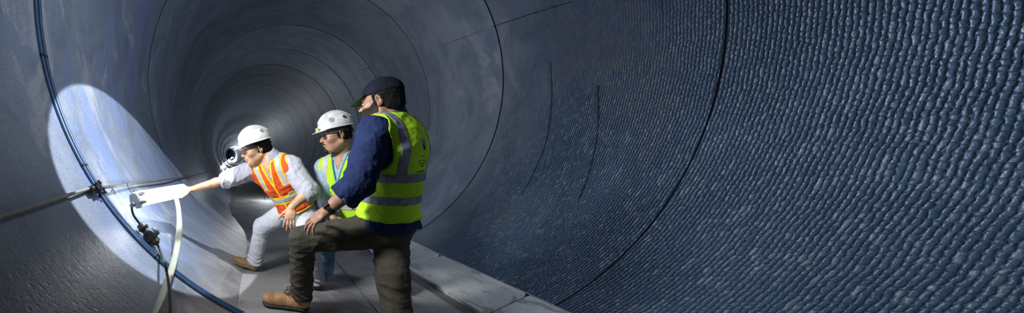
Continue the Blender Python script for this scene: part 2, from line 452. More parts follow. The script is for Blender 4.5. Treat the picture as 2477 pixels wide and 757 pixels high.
# the work lamp
LA, LB = P(330, 482, 2.10), P(440, 461, 2.52)
def work_lamp():
    t = bpy.data.objects.new('work_lamp', None); link(t)
    tag(t, 'glowing white tubular work lamp held against the left wall', 'lamp')
    ax = nz(LB-LA); L = np.linalg.norm(LB-LA); r = .056
    n = 40
    MB().lathe(LA+ax*.02, ax, [(0, r), (L-.04, r)], n).build('diffuser', emis('lamp_diffuser_glow', (.96, .98, 1), LAMP_E), t)
    capm = simple('white_end_cap', (.75, .76, .78), .4)
    MB().lathe(LA-ax*.035, ax, [(.012, r*.80), (.018, r*.98), (.026, r*1.05), (.055, r*1.05), (.057, r*1.01)], n).build('end_cap', capm, t)
    MB().lathe(LB+ax*.035, -ax, [(.012, r*.80), (.018, r*.98), (.026, r*1.05), (.055, r*1.05), (.057, r*1.01)], n).build('end_cap', capm, t)
    # clips round the near cap
    a = nz(np.cross(ax, (0, 0, 1))); b = np.cross(ax, a)
    for k in range(6):
        th = k*math.pi/3+.3; d = math.cos(th)*a+math.sin(th)*b; e = np.cross(ax, d)
        MB().box(LA+ax*.012+d*r*1.09, ax*.024, d*.006, e*.011).build('clip', M_STEEL, t, False, .002)
    g = LA-ax*.035-np.array([0, 0, 1])*.028
    MB().lathe(g+ax*.012, nz(-ax-np.array([0, 0, .5])), [(0, .019), (.014, .019), (.016, .015), (.03, .015), (.034, .009)], 14).build('cable_gland', M_STEEL, t)
    return g, ax
LAMP_E = 22.0
gland, lax = work_lamp()
for (u, v, uu, vv, lab) in [(308, 447, 326, 470, 'thin dark hook wire holding up the near end of the glowing lamp'), (386, 437, 398, 455, 'thin dark hook wire above the middle of the glowing lamp')]:
    q0 = P(u, v, 2.1+(u-300)*.0052); q1 = P(uu, vv, 2.08+(uu-320)*.0045)
    tag(MB().tube(catmull([q0+np.array([0, 0, .012]), q0, (q0+q1)/2+np.array([-.006, 0, -.01]), q1], 6), .0025, 6).build('hook_wire', M_BLACK), lab, 'wire', 'hook wires of the lamp')

# plug coupling and cords
B0, B1 = P(338, 541, 2.12), P(380, 588, 2.10)
def coupling():
    t = bpy.data.objects.new('plug_coupler', None); link(t)
    tag(t, 'black round multi-way plug coupler hanging below the glowing lamp', 'plug')
    ax = nz(B1-B0); s = nz(np.cross(ax, (0, 1, 0))); f = np.cross(ax, s)
    L = np.linalg.norm(B1-B0)
    MB().lathe(B0, ax, [(0, 0.0182), (.006, 0.0312), (.028, 0.0351), (.034, 0.0390), (.046, 0.0390), (.050, 0.0338), (.062, 0.0312)], 20).build('plug', M_BLACK, t)
    MB().lathe(B0+ax*.055, ax, [(0, 0.0260), (.01, 0.0286), (.03, 0.0286), (.05, 0.0338)], 20).build('neck', M_BLACK, t)
    c = B0+ax*L*.62
    hub = MB().lathe(c-f*.03, f, [(0, 0.0338), (.008, 0.0468), (.05, 0.0468), (.058, 0.0364)], 24)
    hub.build('junction_body', M_BLACK, t)
    MB().lathe(c-s*.012-f*.036, -f*.9-s*.5, [(0, 0.0390), (.012, 0.0468), (.032, 0.0468), (.036, 0.0403), (.037, 0.0156)], 24).build('socket_lid', M_BLACK, t)
    MB().lathe(c+s*.02-f*.01, s*.9-f*.45, [(0, 0.0286), (.02, 0.0338), (.036, 0.0338), (.04, 0.0260)], 20).build('socket_lid', simple('blue_grey_lid', (.03, .07, .12), .4), t)
    MB().lathe(B1-ax*.03, ax, [(0, 0.0312), (.006, 0.0351), (.024, 0.0351), (.028, 0.0234), (.04, 0.0156)], 9).build('gland_nut', M_BLACK, t, False)
coupling()
c1 = [gland+np.array([0, 0, -.005]), P(319, 505, 2.06), P(324, 522, 2.07), B0]
tag(MB().tube(catmull(c1, 10), .0085, 10).build('lamp_cord', M_BLACK), 'short black cord from the lamp end down to the plug coupler', 'cord')
c2 = [B1, P(386, 604, 2.1), wallpoint(397, 632, .14), wallpoint(404, 662, .125), wallpoint(409, 700, .11), wallpoint(412, 757, .08), wallpoint(410, 830, .03), wallpoint(400, 900, .03)]
tag(MB().tube(catmull(c2, 10), .0082, 10).build('supply_cord', M_BLACK), 'black cord from the plug coupler down out of the frame bottom', 'cord')

# lay-flat hose
def hose():
    cp = [P(424, 472, 2.56), P(431, 500, 2.50), wallpoint(434, 545, .22), wallpoint(430, 590, .13), wallpoint(420, 635, .08), wallpoint(405, 682, .05), wallpoint(384, 735, .04), wallpoint(355, 800, .04), wallpoint(330, 860, .04)]
    pp = catmull(cp, 12); mb = MB(); w = []
    for i in range(len(pp)): w.append(.021+.012*i/len(pp))
    v = []; f = []; n = 12
    for i, p in enumerate(pp):
        t = nz(pp[min(i+1, len(pp)-1)]-pp[max(i-1, 0)])
        s = nz(np.cross(t, (0, 1, 0))); tw = .25*math.sin(i*.09)
        s = nz(s+np.array([0, 1, 0])*tw); q = np.cross(t, s)
        for k in range(n):
            th = 2*math.pi*k/n; v.append(p+w[i]*math.cos(th)*s+.009*math.sin(th)*q)
    for i in range(len(pp)-1):
        for k in range(n):
            k2 = (k+1) % n; f.append((i*n+k, i*n+k2, (i+1)*n+k2, (i+1)*n+k))
    f.append(tuple(range(n))); f.append(tuple((len(pp)-1)*n+k for k in range(n)))
    tag(mesh_obj('layflat_hose', v, f, simple('pale_hose', (.30, .33, .25), .6, .08, bsc=120, bd=.001)), 'pale flat hose hanging from the lamp end down the left wall', 'hose')
hose()

# far lamps strung along the left side; first and last are added for light
FARL = [(648, 447, 8.6, 14, 9, 'added glowing lamp hidden behind the man in the orange vest, lighting the bore'),  # added fixture, out of sight, brightens the middle rings
        (552, 411, 19.0, 11, 8, 'largest, right-hand glowing lamp of the distant lamp cluster'),
        (541, 403, 20.5, 10, 8, 'glowing lamp at the left of the distant lamp cluster, on a small bracket'),
        (545.5, 393, 31, 6, 7, 'round glowing lamp just above the distant lamp cluster'),
        (554, 388, 46, 8, 6, 'small glowing lamp third from the far end of the string'),
        (559, 382, 70, 3, 6, 'tiny upright glowing lamp, next to last down the tunnel'),
        (563, 381, 112, 2, 2, 'faintest pinpoint lamp, added farthest down the tunnel to light its end')]  # added lamp that lifts the otherwise dark far bend
for i, (u, v, Y, w, h, lab) in enumerate(FARL):
    t = bpy.data.objects.new('tunnel_lamp', None); link(t); c = P(u, v, Y)
    t.location = c; tag(t, lab, 'lamp', 'lamps far down the tunnel')
    hw = w/2/FPX*Y; hh = h/2/FPX*Y
    ax = nz((1, 0, -.55)) if i < 3 else nz((.6, .4, -.5))
    E = [230, 60, 80, 110, 130, 220, 1600][i]
    MB().lathe(-ax*hw, ax, [(0, hh*.7), (hw*.1, hh*.75), (hw*1.9, hh*.75), (2*hw, hh*.7)], 16).build('lamp_tube', emis('far_lamp_glow%d' % i, (.88, .94, 1), E), t)
    MB().lathe(-ax*(hw+hh*.5), ax, [(0, hh*.5), (hh*.4, hh*.85), (hh*.6, hh*.85)], 16).build('end_cap', M_DKST, t)
    wl = wall_at(Y, math.atan2(c[0]-CX(Y), c[2]-CZ(Y)), .0)-c
    MB().tube([np.array([0, 0, hh*.6]), wl*.5+np.array([0, 0, .1]), wl], .007 if Y < 10 else (.02 if Y < 30 else .04), 6).build('bracket', M_DKST, t)
# ------------------------------------------------------------ modelling by distance fields
from concurrent.futures import ThreadPoolExecutor
POOL = ThreadPoolExecutor(4)
def frame(f, up=(0, 0, 1)):
    f = nz(f); l = nz(np.cross(up, f)); return f, l, np.cross(f, l)
def cap(a, b, ra, rb=None):
    a = np.asarray(a, float); b = np.asarray(b, float); rb = ra if rb is None else rb
    d = b-a; L2 = max(d.dot(d), 1e-9)
    def fn(p):
        t = np.clip(((p-a) @ d)/L2, 0, 1)
        q = p-a-t[:, None]*d
        return np.sqrt((q*q).sum(1))-(ra+(rb-ra)*t)
    return fn, (a+b)/2, np.linalg.norm(d)/2+max(ra, rb)
def fcap(a, b, ra, rb=None, ext=0.0):
    """capsule cut square at the b end (a cuff or hem)"""
    fn, c, r = cap(a, b, ra, rb); b = np.asarray(b, float); n = nz(b-np.asarray(a, float))
    return (lambda p: np.maximum(fn(p), (p-b) @ n-ext)), c, r
def flat(prim, c, n, s):
    """squash a primitive towards the plane through c with normal n by factor s"""
    fn, pc, pr = prim; n = nz(n); c = np.asarray(c, float)
    def g(p):
        h = (p-c) @ n
        return fn(p+(h*(1/s-1))[:, None]*n)*min(1, s**.5)
    return g, pc, pr
def ell(c, r, fr=None):
    c = np.asarray(c, float); r = np.asarray(r, float)
    M = np.stack([np.asarray(q, float) for q in fr], 1) if fr is not None else np.eye(3)
    def fn(p):
        q = (p-c) @ M
        k0 = np.sqrt(((q/r)**2).sum(1)); k1 = np.sqrt(((q/(r*r))**2).sum(1))+1e-9
        return k0*(k0-1)/k1
    return fn, c, r.max()
def rbox(c, h, fr, rd=.005):
    c = np.asarray(c, float); h = np.asarray(h, float)-rd
    M = np.stack([np.asarray(q, float) for q in fr], 1)
    def fn(p):
        q = np.abs((p-c) @ M)-h
        return np.sqrt((np.maximum(q, 0)**2).sum(1))+np.minimum(q.max(1), 0)-rd
    return fn, c, np.linalg.norm(h)+rd
def half(c, n):
    c = np.asarray(c, float); n = nz(n)
    return (lambda p: (p-c) @ n), c, 1e6
class Fld:
    def __init__(s, *ops): s.ops = list(ops); s.off = 0.0; s.disp = []
    def copy(s, off=None):
        q = Fld(*s.ops); q.off = s.off if off is None else off; q.disp = list(s.disp); return q
    def add(s, prim, k=.01): s.ops.append(('a', prim, k)); return s
    def sub(s, prim, k=.004): s.ops.append(('s', prim, k)); return s
    def cut(s, prim, k=.0): s.ops.append(('i', prim, k)); return s
    def __call__(s, p, bs=None):
        d = None
        for kind, (fn, c, r), k in s.ops:
            if kind != 'i' and bs is not None and r < 1e5:
                if np.linalg.norm(bs[0]-c) > bs[1]+r*1.25+k+.05+abs(s.off): continue
            if kind == 'a':
                e = fn(p)
                if d is None: d = e
                elif k > 0:
                    h = np.maximum(k-np.abs(d-e), 0)/k; d = np.minimum(d, e)-h*h*k*.25
                else: d = np.minimum(d, e)
            else:
                if d is None: continue
                e = (fn(p) if kind == 'i' else -fn(p))+s.off
                if k > 0:
                    h = np.maximum(k-np.abs(d-e), 0)/k; d = np.maximum(d, e)+h*h*k*.25
                else: d = np.maximum(d, e)
        if d is None: return np.full(len(p), 1.0)
        d = d-s.off
        for g in s.disp: d = d-g(p)
        return d
def sub_prim(F, c, r): return (lambda p: F(p)), np.asarray(c, float), r
def folds(seed, amp, fr, dirs=None, warp=1.4, where=None):
    rs = np.random.RandomState(seed)
    ds = [nz(v) for v in (dirs if dirs is not None else rs.randn(3, 3))]
    ws = [rs.randn(3)*fr*.32 for _ in ds]; ph = rs.rand(len(ds), 2)*6.28
    def g(p):
        s = 0
        for i, v in enumerate(ds):
            x = (p @ v)*fr+warp*np.sin(p @ ws[i]+ph[i, 0])+ph[i, 1]
            s = s+(1-np.abs(np.sin(x)))**2-.33
        s = s*amp/len(ds)
        return s*where(p) if where else s
    return g
def surf(F, lo, hi, h):
    lo = np.asarray(lo, float)-2*h; hi = np.asarray(hi, float)+2*h
    B = 8; nb = np.ceil((hi-lo)/(B*h)).astype(int)
    g = np.stack(np.meshgrid(*[np.arange(n) for n in nb], indexing='ij'), -1).reshape(-1, 3)
    cen = lo+(g+.5)*B*h
    val = np.concatenate(list(POOL.map(lambda i: F(cen[i:i+8000]), range(0, len(cen), 8000))))
    g = g[np.abs(val) < B*h*.87*1.9+.006]
    o = np.lexsort((g[:, 2]//3, g[:, 1]//3, g[:, 0]//3)); g = g[o]
    N = nb*B+2
    loc = np.stack(np.meshgrid(*[np.arange(B+1)]*3, indexing='ij'), -1).reshape(-1, 3)
    keys = []; pos = []; fl = []
    CH = 40
    cs = np.array([[0,0,0],[1,0,0],[0,1,0],[1,1,0],[0,0,1],[1,0,1],[0,1,1],[1,1,1]])
    E = [(0,1),(2,3),(4,5),(6,7),(0,2),(1,3),(4,6),(5,7),(0,4),(1,5),(2,6),(3,7)]
    def work(s):
        gg = g[s:s+CH]
        base = gg*B
        ip = base[:, None, :]+loc[None]
        p = lo+ip.reshape(-1, 3)*h
        c = (p.min(0)+p.max(0))/2; r = np.linalg.norm(p.max(0)-c)
        if r > 14*B*h:
            v = np.concatenate([F(lo+ip[i]*h, (lo+(base[i]+B/2)*h, B*h*.87)) for i in range(len(gg))])
        else: v = F(p, (c, r))
        v = v.reshape(len(gg), B+1, B+1, B+1)
        co = np.stack([v[:, a:a+B, b:b+B, d:d+B] for a, b, d in cs], -1)
        ins = co < 0; cnt = ins.sum(-1)
        act = (cnt > 0) & (cnt < 8)
        bi, x, y, z = np.nonzero(act)
        if len(bi) == 0: return None
        cv = co[act]; ci = ins[act]
        acc = np.zeros((len(bi), 3)); n = np.zeros(len(bi))
        for a, b in E:
            m = ci[:, a] != ci[:, b]
            t = np.where(m, cv[:, a]/np.where(m, cv[:, a]-cv[:, b], 1), 0)
            acc += m[:, None]*(cs[a]+(cs[b]-cs[a])*t[:, None]); n += m
        cell = base[bi]+np.stack([x, y, z], -1)
        return (lo+(cell+acc/n[:, None])*h, (cell[:, 0]*N[1]+cell[:, 1])*N[2]+cell[:, 2], ci[:, [0, 1, 2, 4]])
    for r_ in POOL.map(work, range(0, len(g), CH)):
        if r_ is not None: pos.append(r_[0]); keys.append(r_[1]); fl.append(r_[2])
    keys = np.concatenate(keys); pos = np.concatenate(pos); fl = np.concatenate(fl)
    o = np.argsort(keys); keys = keys[o]; pos = pos[o]; fl = fl[o]
    off = [N[1]*N[2], N[2], 1]; quads = []
    for ax in range(3):
        b, c = (ax+1) % 3, (ax+2) % 3
        m = np.nonzero(fl[:, 0] != fl[:, ax+1])[0]
        k = keys[m]
        ks = [k, k-off[b], k-off[b]-off[c], k-off[c]]
        ii = [np.minimum(np.searchsorted(keys, q), len(keys)-1) for q in ks]
        ok = np.all([keys[i] == q for i, q in zip(ii, ks)], 0)
        q = np.stack(ii, 1)[ok]; flip = ~fl[m, 0][ok]
        q[flip] = q[flip][:, ::-1]
        quads.append(q)
    q = np.concatenate(quads)
    # one light relaxation pass
    acc = np.zeros_like(pos); n = np.bincount(q.ravel(), minlength=len(pos)).astype(float)
    for i in range(4):
        for x in range(3): acc[:, x] += np.bincount(q[:, i], pos[q[:, (i+1) % 4], x], minlength=len(pos))
    pos = np.where(n[:, None] > 0, pos*.5+.5*acc/np.maximum(n, 1)[:, None], pos)
    return pos, q
def fobj(name, F, lo, hi, h, mat, parent=None, matfn=None):
    pos, q = surf(F, lo, hi, h)
    mi = None
    if matfn is not None: mi = matfn(pos[q].mean(1))
    o = mesh_obj(name, pos, q, mat, None, True, mi)
    if parent is not None:
        o.parent = parent
        o.matrix_parent_inverse = Matrix.Translation(-parent.location)
    return o

# ------------------------------------------------------------ materials for people
def skin(name, col, red):
    t = NT(name); c = t.coord()
    n = t.noise(c, 26, 4)
    t.l(t.mix(t.sstep(n, .3, .7), tuple(x*.82 for x in col), red), t.b.inputs['Base Color'])
    t.b.inputs['Roughness'].default_value = .48; t.b.inputs['Subsurface Weight'].default_value = .12
    t.b.inputs['Subsurface Scale'].default_value = .01; t.b.inputs['Subsurface Radius'].default_value = (1, .35, .2)
    t.l(t.bump(t.noise(c, 260, 3), .0006, .6), t.b.inputs['Normal'])
    return t.m
def hair_mat(name, a, b):
    t = NT(name); c = t.coord()
    n = t.noise(t.scale(c, (1, 1, .35)), 160, 3, .7)
    t.l(t.mix(n, a, b), t.b.inputs['Base Color']); t.b.inputs['Roughness'].default_value = .75; t.b.inputs['Specular IOR Level'].default_value = .2
    t.l(t.bump(n, .003, .8), t.b.inputs['Normal']); return t.m
M_SKIN1 = skin('tanned_skin', (.64, .36, .21), (.72, .41, .25))
M_SKIN2 = skin('olive_skin', (.40, .22, .14), (.48, .26, .17))
M_SKIN3 = skin('brown_skin', (.36, .19, .12), (.44, .23, .15))
M_HAIR = hair_mat('black_hair', (.003, .003, .003), (.009, .008, .0075))
M_HAIRG = hair_mat('greying_hair', (.25, .25, .25), (.04, .04, .04))
M_BEARD = hair_mat('short_beard', (.012, .009, .007), (.05, .036, .028))
M_EYEW = simple('eye_white', (.75, .72, .68), .25, 0); M_EYED = simple('dark_iris', (.02, .012, .008), .15, 0)
M_GLASSF = simple('spectacle_frame', (.03, .03, .035), .3, metal=.5)
def glass():
    t = NT('spectacle_lens'); t.b.inputs['Base Color'].default_value = (1, 1, 1, 1); t.b.inputs['Roughness'].default_value = .02
    t.b.inputs['Transmission Weight'].default_value = 1; t.b.inputs['IOR'].default_value = 1.1; return t.m
M_LENS = glass()
M_HELM = simple('white_helmet_shell', (.72, .72, .68), .35, .07, 9, col2=(.52, .52, .48))
M_HELM2 = simple('scuffed_white_helmet', (.70, .71, .68), .4, .12, 14, col2=(.46, .47, .46))
M_STK = simple('grey_green_emblem', (.20, .24, .22), .5); M_STKG = simple('gold_emblem', (.36, .22, .07), .5)
M_BOOT = simple('tan_nubuck', (.46, .25, .10), .75, .2, 14, col2=(.28, .15, .065), bsc=180, bd=.0015)
M_SOLE = simple('boot_sole_tan', (.30, .19, .09), .7, .2); M_SOLED = simple('boot_sole_dark', (.03, .028, .026), .7)
M_LACE = simple('boot_lace', (.10, .06, .035), .8, .4, 200)
M_SILV = simple('reflective_tape', (.50, .51, .52), .45, .08, 30, bsc=300, bd=.0004)
M_SILVD = simple('grey_reflective_tape', (.22, .23, .26), .5, .1, 30, bsc=300, bd=.0004)
M_LIME = fabric('lime_vest_cloth', (.50, .84, .03), .10, fold=7, fd=.006, rough=.8)
M_LIMET = fabric('lime_vest_binding', (.38, .72, .03), .1, fold=9, fd=.003)
M_ORNG = fabric('orange_vest_cloth', (.86, .11, .018), .12, fold=9, fd=.006, rough=.8)
M_YELL = fabric('yellow_vest_binding', (.93, .66, .03), .05, fold=9, fd=.003)
M_TEAL = simple('teal_binding', (.02, .33, .36), .6)
M_ZIP = simple('steel_zip', (.5, .5, .5), .4, metal=.6)

# ------------------------------------------------------------ the human figure
def headf(c, f, s, ears=True, up=(0, 0, 1), chin=1.0):
    f, l, u = frame(f, up)
    Q = lambda a, b, d: np.asarray(c)+s*(a*f+b*l+d*u)
    S = lambda *r: [s*x for x in r]
    fr = (f, l, u)
    H = Fld()
    H.add(ell(Q(-.008, 0, .038), S(.100, .078, .088), fr), 0)
    H.add(ell(Q(.030, 0, -.018), S(.066, .061, .090), fr), .03*s)
    H.add(ell(Q(.040, 0, -.070), S(.050, .046, .040), fr), .03*s)
    H.add(cap(Q(-.005, .055, -.055), Q(.062, .014, -.096), .018*s, .015*s), .022*s)
    H.add(cap(Q(-.005, -.055, -.055), Q(.062, -.014, -.096), .018*s, .015*s), .022*s)
    H.add(ell(Q(.078*chin, 0, -.094), S(.017, .02, .017), fr), .016*s)
    for b in (-1, 1):
        H.add(ell(Q(.066, b*.042, -.022), S(.024, .02, .022), fr), .02*s)          # cheek
        H.add(ell(Q(.082, b*.026, .026), S(.012, .024, .008), fr), .012*s)         # brow ridge
        H.sub(ell(Q(.100, b*.033, .006), S(.018, .018, .012), fr), .010*s)         # socket
        H.add(ell(Q(.079, b*.032, .004), S(.0125, .0145, .0105), fr), .004*s)      # closed lid volume
    H.add(cap(Q(.086, 0, .016), Q(.112, 0, -.022), .0085*s, .0115*s), .011*s)      # nose
    H.add(ell(Q(.113, 0, -.026), S(.012, .011, .009), fr), .005*s)
    for b in (-1, 1): H.add(ell(Q(.101, b*.012, -.029), S(.011, .007, .008), fr), .004*s)
    H.add(ell(Q(.088, 0, -.046), S(.014, .026, .014), fr), .012*s)
    H.add(ell(Q(.0985, 0, -.0545), S(.0085, .021, .0052), fr), .004*s)
    H.add(ell(Q(.0965, 0, -.0665), S(.0085, .018, .0058), fr), .004*s)
    H.sub(cap(Q(.108, -.018, -.0602), Q(.108, .018, -.0602), .0018*s), .003*s)
    if ears:
        for b in (-1, 1):
            ef = (nz(f-.25*u+.0*l), nz(l*b+.35*-f), nz(u+.2*f))
            H.add(ell(Q(-.006, b*.079, .000), S(.0175, .0075, .032), ef), .006*s)
            H.add(ell(Q(-.002, b*.077, -.026), S(.009, .006, .010), ef), .006*s)
            H.sub(ell(Q(-.001, b*.0875, .004), S(.0095, .006, .019), ef), .004*s)
    return H, Q, fr
def handf(H, w, d, n, side, s, curl, spread=.16, thumb=(.9, .35, .2), thick=1.0):
    """w wrist, d direction of the fingers, n back-of-hand normal, side +1/-1: thumb side = side * cross(d, n)
       curl = list of (c1, c2, c3) bends in radians for index..little"""
    d = nz(d); n = nz(np.asarray(n)-d*np.dot(n, d)); t = np.cross(d, n)*side
    r = .0085*s*thick
    H.add(flat(cap(w, w+d*.045*s, .025*s, .034*s), w, n, .62), .015)
    H.add(flat(cap(w+d*.045*s+t*.014*s, w+d*.078*s+t*.016*s, .026*s, .022*s), w, n, .55), .012)
    H.add(flat(cap(w+d*.045*s-t*.014*s, w+d*.072*s-t*.018*s, .026*s, .021*s), w, n, .55), .012)
    LEN = [(.042, .026, .020), (.046, .030, .021), (.042, .028, .021), (.033, .021, .018)]
    tips = []
    for i, (L, c) in enumerate(zip(LEN, curl)):
        o = (1.5-i)/1.5
        p = w+(d*(.086-.004*abs(i-1)-.004*(i == 3))+t*.0285*o)*s
        a = nz(d+t*spread*o); ang = 0
        p = p-n*.002*s
        pts = [p-a*.02*s, p]
        for Lk, ck in zip(L, c):
            ang += ck; q = math.cos(ang)*a-math.sin(ang)*n
            p = p+q*Lk*s; pts.append(p)
        rr = [r*1.1, r*1.08, r*.98, r*.9, r*.8]
        if i == 3: rr = [x*.86 for x in rr]
        for k in range(len(pts)-1): H.add(cap(pts[k], pts[k+1], rr[k], rr[k+1]), .0035 if k else .010)
        tips.append((pts[-1], nz(pts[-1]-pts[-2]), rr[-1]))
    b0 = w+(d*.022+t*.024)*s; q = nz(thumb[0]*d*.8+thumb[1]*2*t-thumb[2]*n)
    b1 = b0+q*.044*s; q2 = nz(q+d*.35); b2 = b1+q2*.032*s; b3 = b2+nz(q2+d*.25-.1*n)*.025*s
    H.add(cap(b0, b1, r*1.75, r*1.35), .012); H.add(cap(b1, b2, r*1.28, r*1.12), .004); H.add(cap(b2, b3, r*1.12, r*.9), .004)
    return tips
def torso_field(pel, neck, lat, sh, hipw=.165, depth=.115, belly=0.0, shr=.062, chestd=.115, chestw=.17):
    """pel pelvis centre, neck neck base, lat = unit vector to the left of the body, sh=(left, right) shoulder points"""
    pel, neck = np.asarray(pel), np.asarray(neck)
    up = nz(neck-pel); lat = nz(lat-up*np.dot(lat, up)); fw = np.cross(lat, up)
    L = np.linalg.norm(neck-pel); fr = (lat, fw, up)
    T = Fld()
    T.add(ell(pel+up*.02, (hipw, depth*1.0, .13), fr), 0)
    T.add(ell(pel+up*L*.36+fw*belly*.5, (hipw*.93, depth*.98+belly, .17), fr), .07)
    T.add(ell(pel+up*L*.70, (chestw, chestd, L*.34), fr), .08)
    for p in sh:
        p = np.asarray(p)
        T.add(cap(neck-up*.05+(p-neck)*.1, p, .062, shr), .05)
        T.add(cap(pel+up*L*.62+(p-neck)*.35, p-up*.02, .09, shr*.92), .05)
    return T, fr, L
def boot(parent, heel, toe, s=1.0, up=(0, 0, 1), shaft=None, sole_m=None, lab=None):
    """heel, toe: the ends of the sole on the ground"""
    heel, toe = np.asarray(heel, float), np.asarray(toe, float)
    f = nz(toe-heel); L = np.linalg.norm(toe-heel); l = nz(np.cross(up, f)); u = np.cross(f, l); fr = (f, l, u); k = L/.30
    Q = lambda a, b, c: heel+f*a*k+l*b*k+u*c*k
    U = Fld()
    U.add(ell(Q(.055, 0, .055), (.056*k, .040*k, .052*k), fr), 0)
    U.add(cap(Q(.06, 0, .055), Q(.16, 0, .045), .043*k, .042*k), .03)
    U.add(ell(Q(.225, 0, .044), (.072*k, .048*k, .038*k), fr), .035)
    top = np.asarray(shaft) if shaft is not None else Q(.055, 0, .19)
    tdir = nz(top-Q(.06, 0, .09))
    U.add(cap(Q(.062, 0, .07), Q(.062, 0, .08)+tdir*.085*k, .047*k, .049*k), .03)
    U.cut(half(Q(0, 0, .026), -u), .004)
    U.cut(half(Q(.06, 0, .08)+tdir*.10*k, tdir), .006)
    U.disp.append(folds(3, .002, 90, [f, f+u*.6]))
    lo = np.minimum(heel, toe)-.12*k; hi = np.maximum(heel, toe)+np.array([.12, .12, .28])*k
    o = fobj('boot', U, lo, hi, .004, M_BOOT, parent)
    S = Fld()
    S.add(flat(cap(Q(.050, 0, .016), Q(.12, 0, .016), .046*k, .040*k), Q(0, 0, .016), u, .36), 0)
    S.add(flat(cap(Q(.14, 0, .016), Q(.245, 0, .016), .043*k, .052*k), Q(0, 0, .016), u, .34), .02)
    S.cut(half(Q(0, 0, .003), -u), 0); S.cut(half(Q(0, 0, .031), u), 0)
    S.sub(rbox(Q(.128, 0, .0), (.018*k, .08*k, .011*k), fr, .003), .004)
    S.disp.append(lambda p: -.0025*(np.sin((p-heel) @ f*260/k) > .2)*((p-heel) @ u < .016*k))
    fobj('sole', S, lo, hi, .0032, sole_m or M_SOLE, o)
    mb = MB()
    for i in range(4):
        a = .105+.020*i; z = .103-.0125*i
        for sg in (-1, 1):
            mb.tube(catmull([Q(a, sg*.030, z-.018), Q(a+.006, sg*.014, z-.001), Q(a+.014, -sg*.014, z-.005), Q(a+.018, -sg*.030, z-.026)], 4), .0032*k, 6)
    mb.tube(catmull([Q(.10, .0, .108), Q(.13, .03, .13), Q(.155, .035, .105), Q(.12, .015, .10)], 6), .0025*k, 6)
    mb.tube(catmull([Q(.10, .0, .108), Q(.135, -.03, .122), Q(.15, -.045, .09), Q(.12, -.015, .10)], 6), .0025*k, 6)
    lc = mb.build('lace', M_LACE); lc.parent = o; lc.matrix_parent_inverse = Matrix.Translation(-o.location)
    return o
def attach(o, parent):
    o.parent = parent; o.matrix_parent_inverse = Matrix.Translation(-parent.location); return o
def helmet(parent, c, f, s, up, mat, emblems, tilt=0):
    f, l, u = frame(f, up); fr = (f, l, u)
    Q = lambda a, b, d: np.asarray(c)+s*(a*f+b*l+d*u)
    def shell(off):
        H = Fld()
        H.add(ell(Q(-.008, 0, .052), ((.128+off)*s, (.106+off)*s, (.106+off)*s), fr), 0)
        if off >= 0:
            for b, w in ((0, .012), (.030, .006), (-.030, .006)):
                pts = [Q(-.008+.125*math.cos(a), b, .052+(.109 if b == 0 else .104)*math.sin(a)) for a in np.linspace(.5, 2.6, 25)]
                for i in range(24): H.add(cap(pts[i], pts[i+1], w*s), .004*s)
        return H
    H = shell(0)
    H.cut(half(Q(0, 0, .048), -u), .003)
    # rim and peak
    H.add(flat(ell(Q(.0, 0, .049), (.141*s, .117*s, .02*s), fr), Q(0, 0, .049), u, .28), .006*s)
    pk = Fld(); pk.add(flat(ell(Q(.072, 0, .047), (.098*s, .082*s, .03*s), (nz(f-.12*u), l, nz(u+.12*f))), Q(.072, 0, .047), nz(u+.12*f), .16), 0)
    H.add(sub_prim(pk, Q(.07, 0, .047), .12*s), .010*s)
    H.sub(ell(Q(-.008, 0, .045), (.121*s, .099*s, .098*s), fr), .002)
    lo = np.asarray(c)-.24*s; hi = np.asarray(c)+.24*s
    o = fobj('hard_hat', H, lo, hi, .003, mat, parent)
    for (dirv, rad, m, nm) in emblems:
        dv = nz(dirv[0]*f+dirv[1]*l+dirv[2]*u); e = shell(.0028)
        # point on the shell along dv
        p0 = Q(-.008, 0, .052); r_ = 1/np.linalg.norm(np.array([dv @ f/.128, dv @ l/.106, dv @ u/.106]))*s
        pc = p0+dv*r_
        e.cut((lambda p, pc=pc: np.linalg.norm(p-pc, axis=1)-rad*s, pc, 1e6), 0)
        e.sub((lambda p, pc=pc: np.abs(np.linalg.norm(p-pc, axis=1)-rad*s*.74)-rad*s*.09, pc, rad*s), 0)
        e.sub((lambda p, pc=pc: np.abs(np.linalg.norm(p-pc, axis=1)-rad*s*.36)-rad*s*.08, pc, rad*s), 0)
        e.cut((lambda p, p0=p0: -(shell(-.004)(p)), p0, 1e6), 0)
        fobj(nm, e, pc-.04*s, pc+.04*s, .0016, m, o)
    # headband inside and lower clips along the rim
    hb = MB()
    n = 40; v = []; fc = []
    for i in range(n):
        a = 2*math.pi*i/n
        for z in (.012, .046): v.append(Q(-.006+.104*math.cos(a), .084*math.sin(a), z))
    for i in range(n):
        j = (i+1) % n; fc.append((2*i, 2*j, 2*j+1, 2*i+1))
    b = MB().add(v, fc).build('headband', simple('headband_strap', (.10, .10, .10), .7), None)
    sm = b.modifiers.new('thickness', 'SOLIDIFY'); sm.thickness = .003
    attach(b, o)
    kb = MB().lathe(Q(-.110, 0, .014), -f, [(0, .010*s), (.006, .014*s), (.018, .014*s), (.022, .010*s)], 14).build('ratchet_knob', M_BLACK); attach(kb, o)
    return o
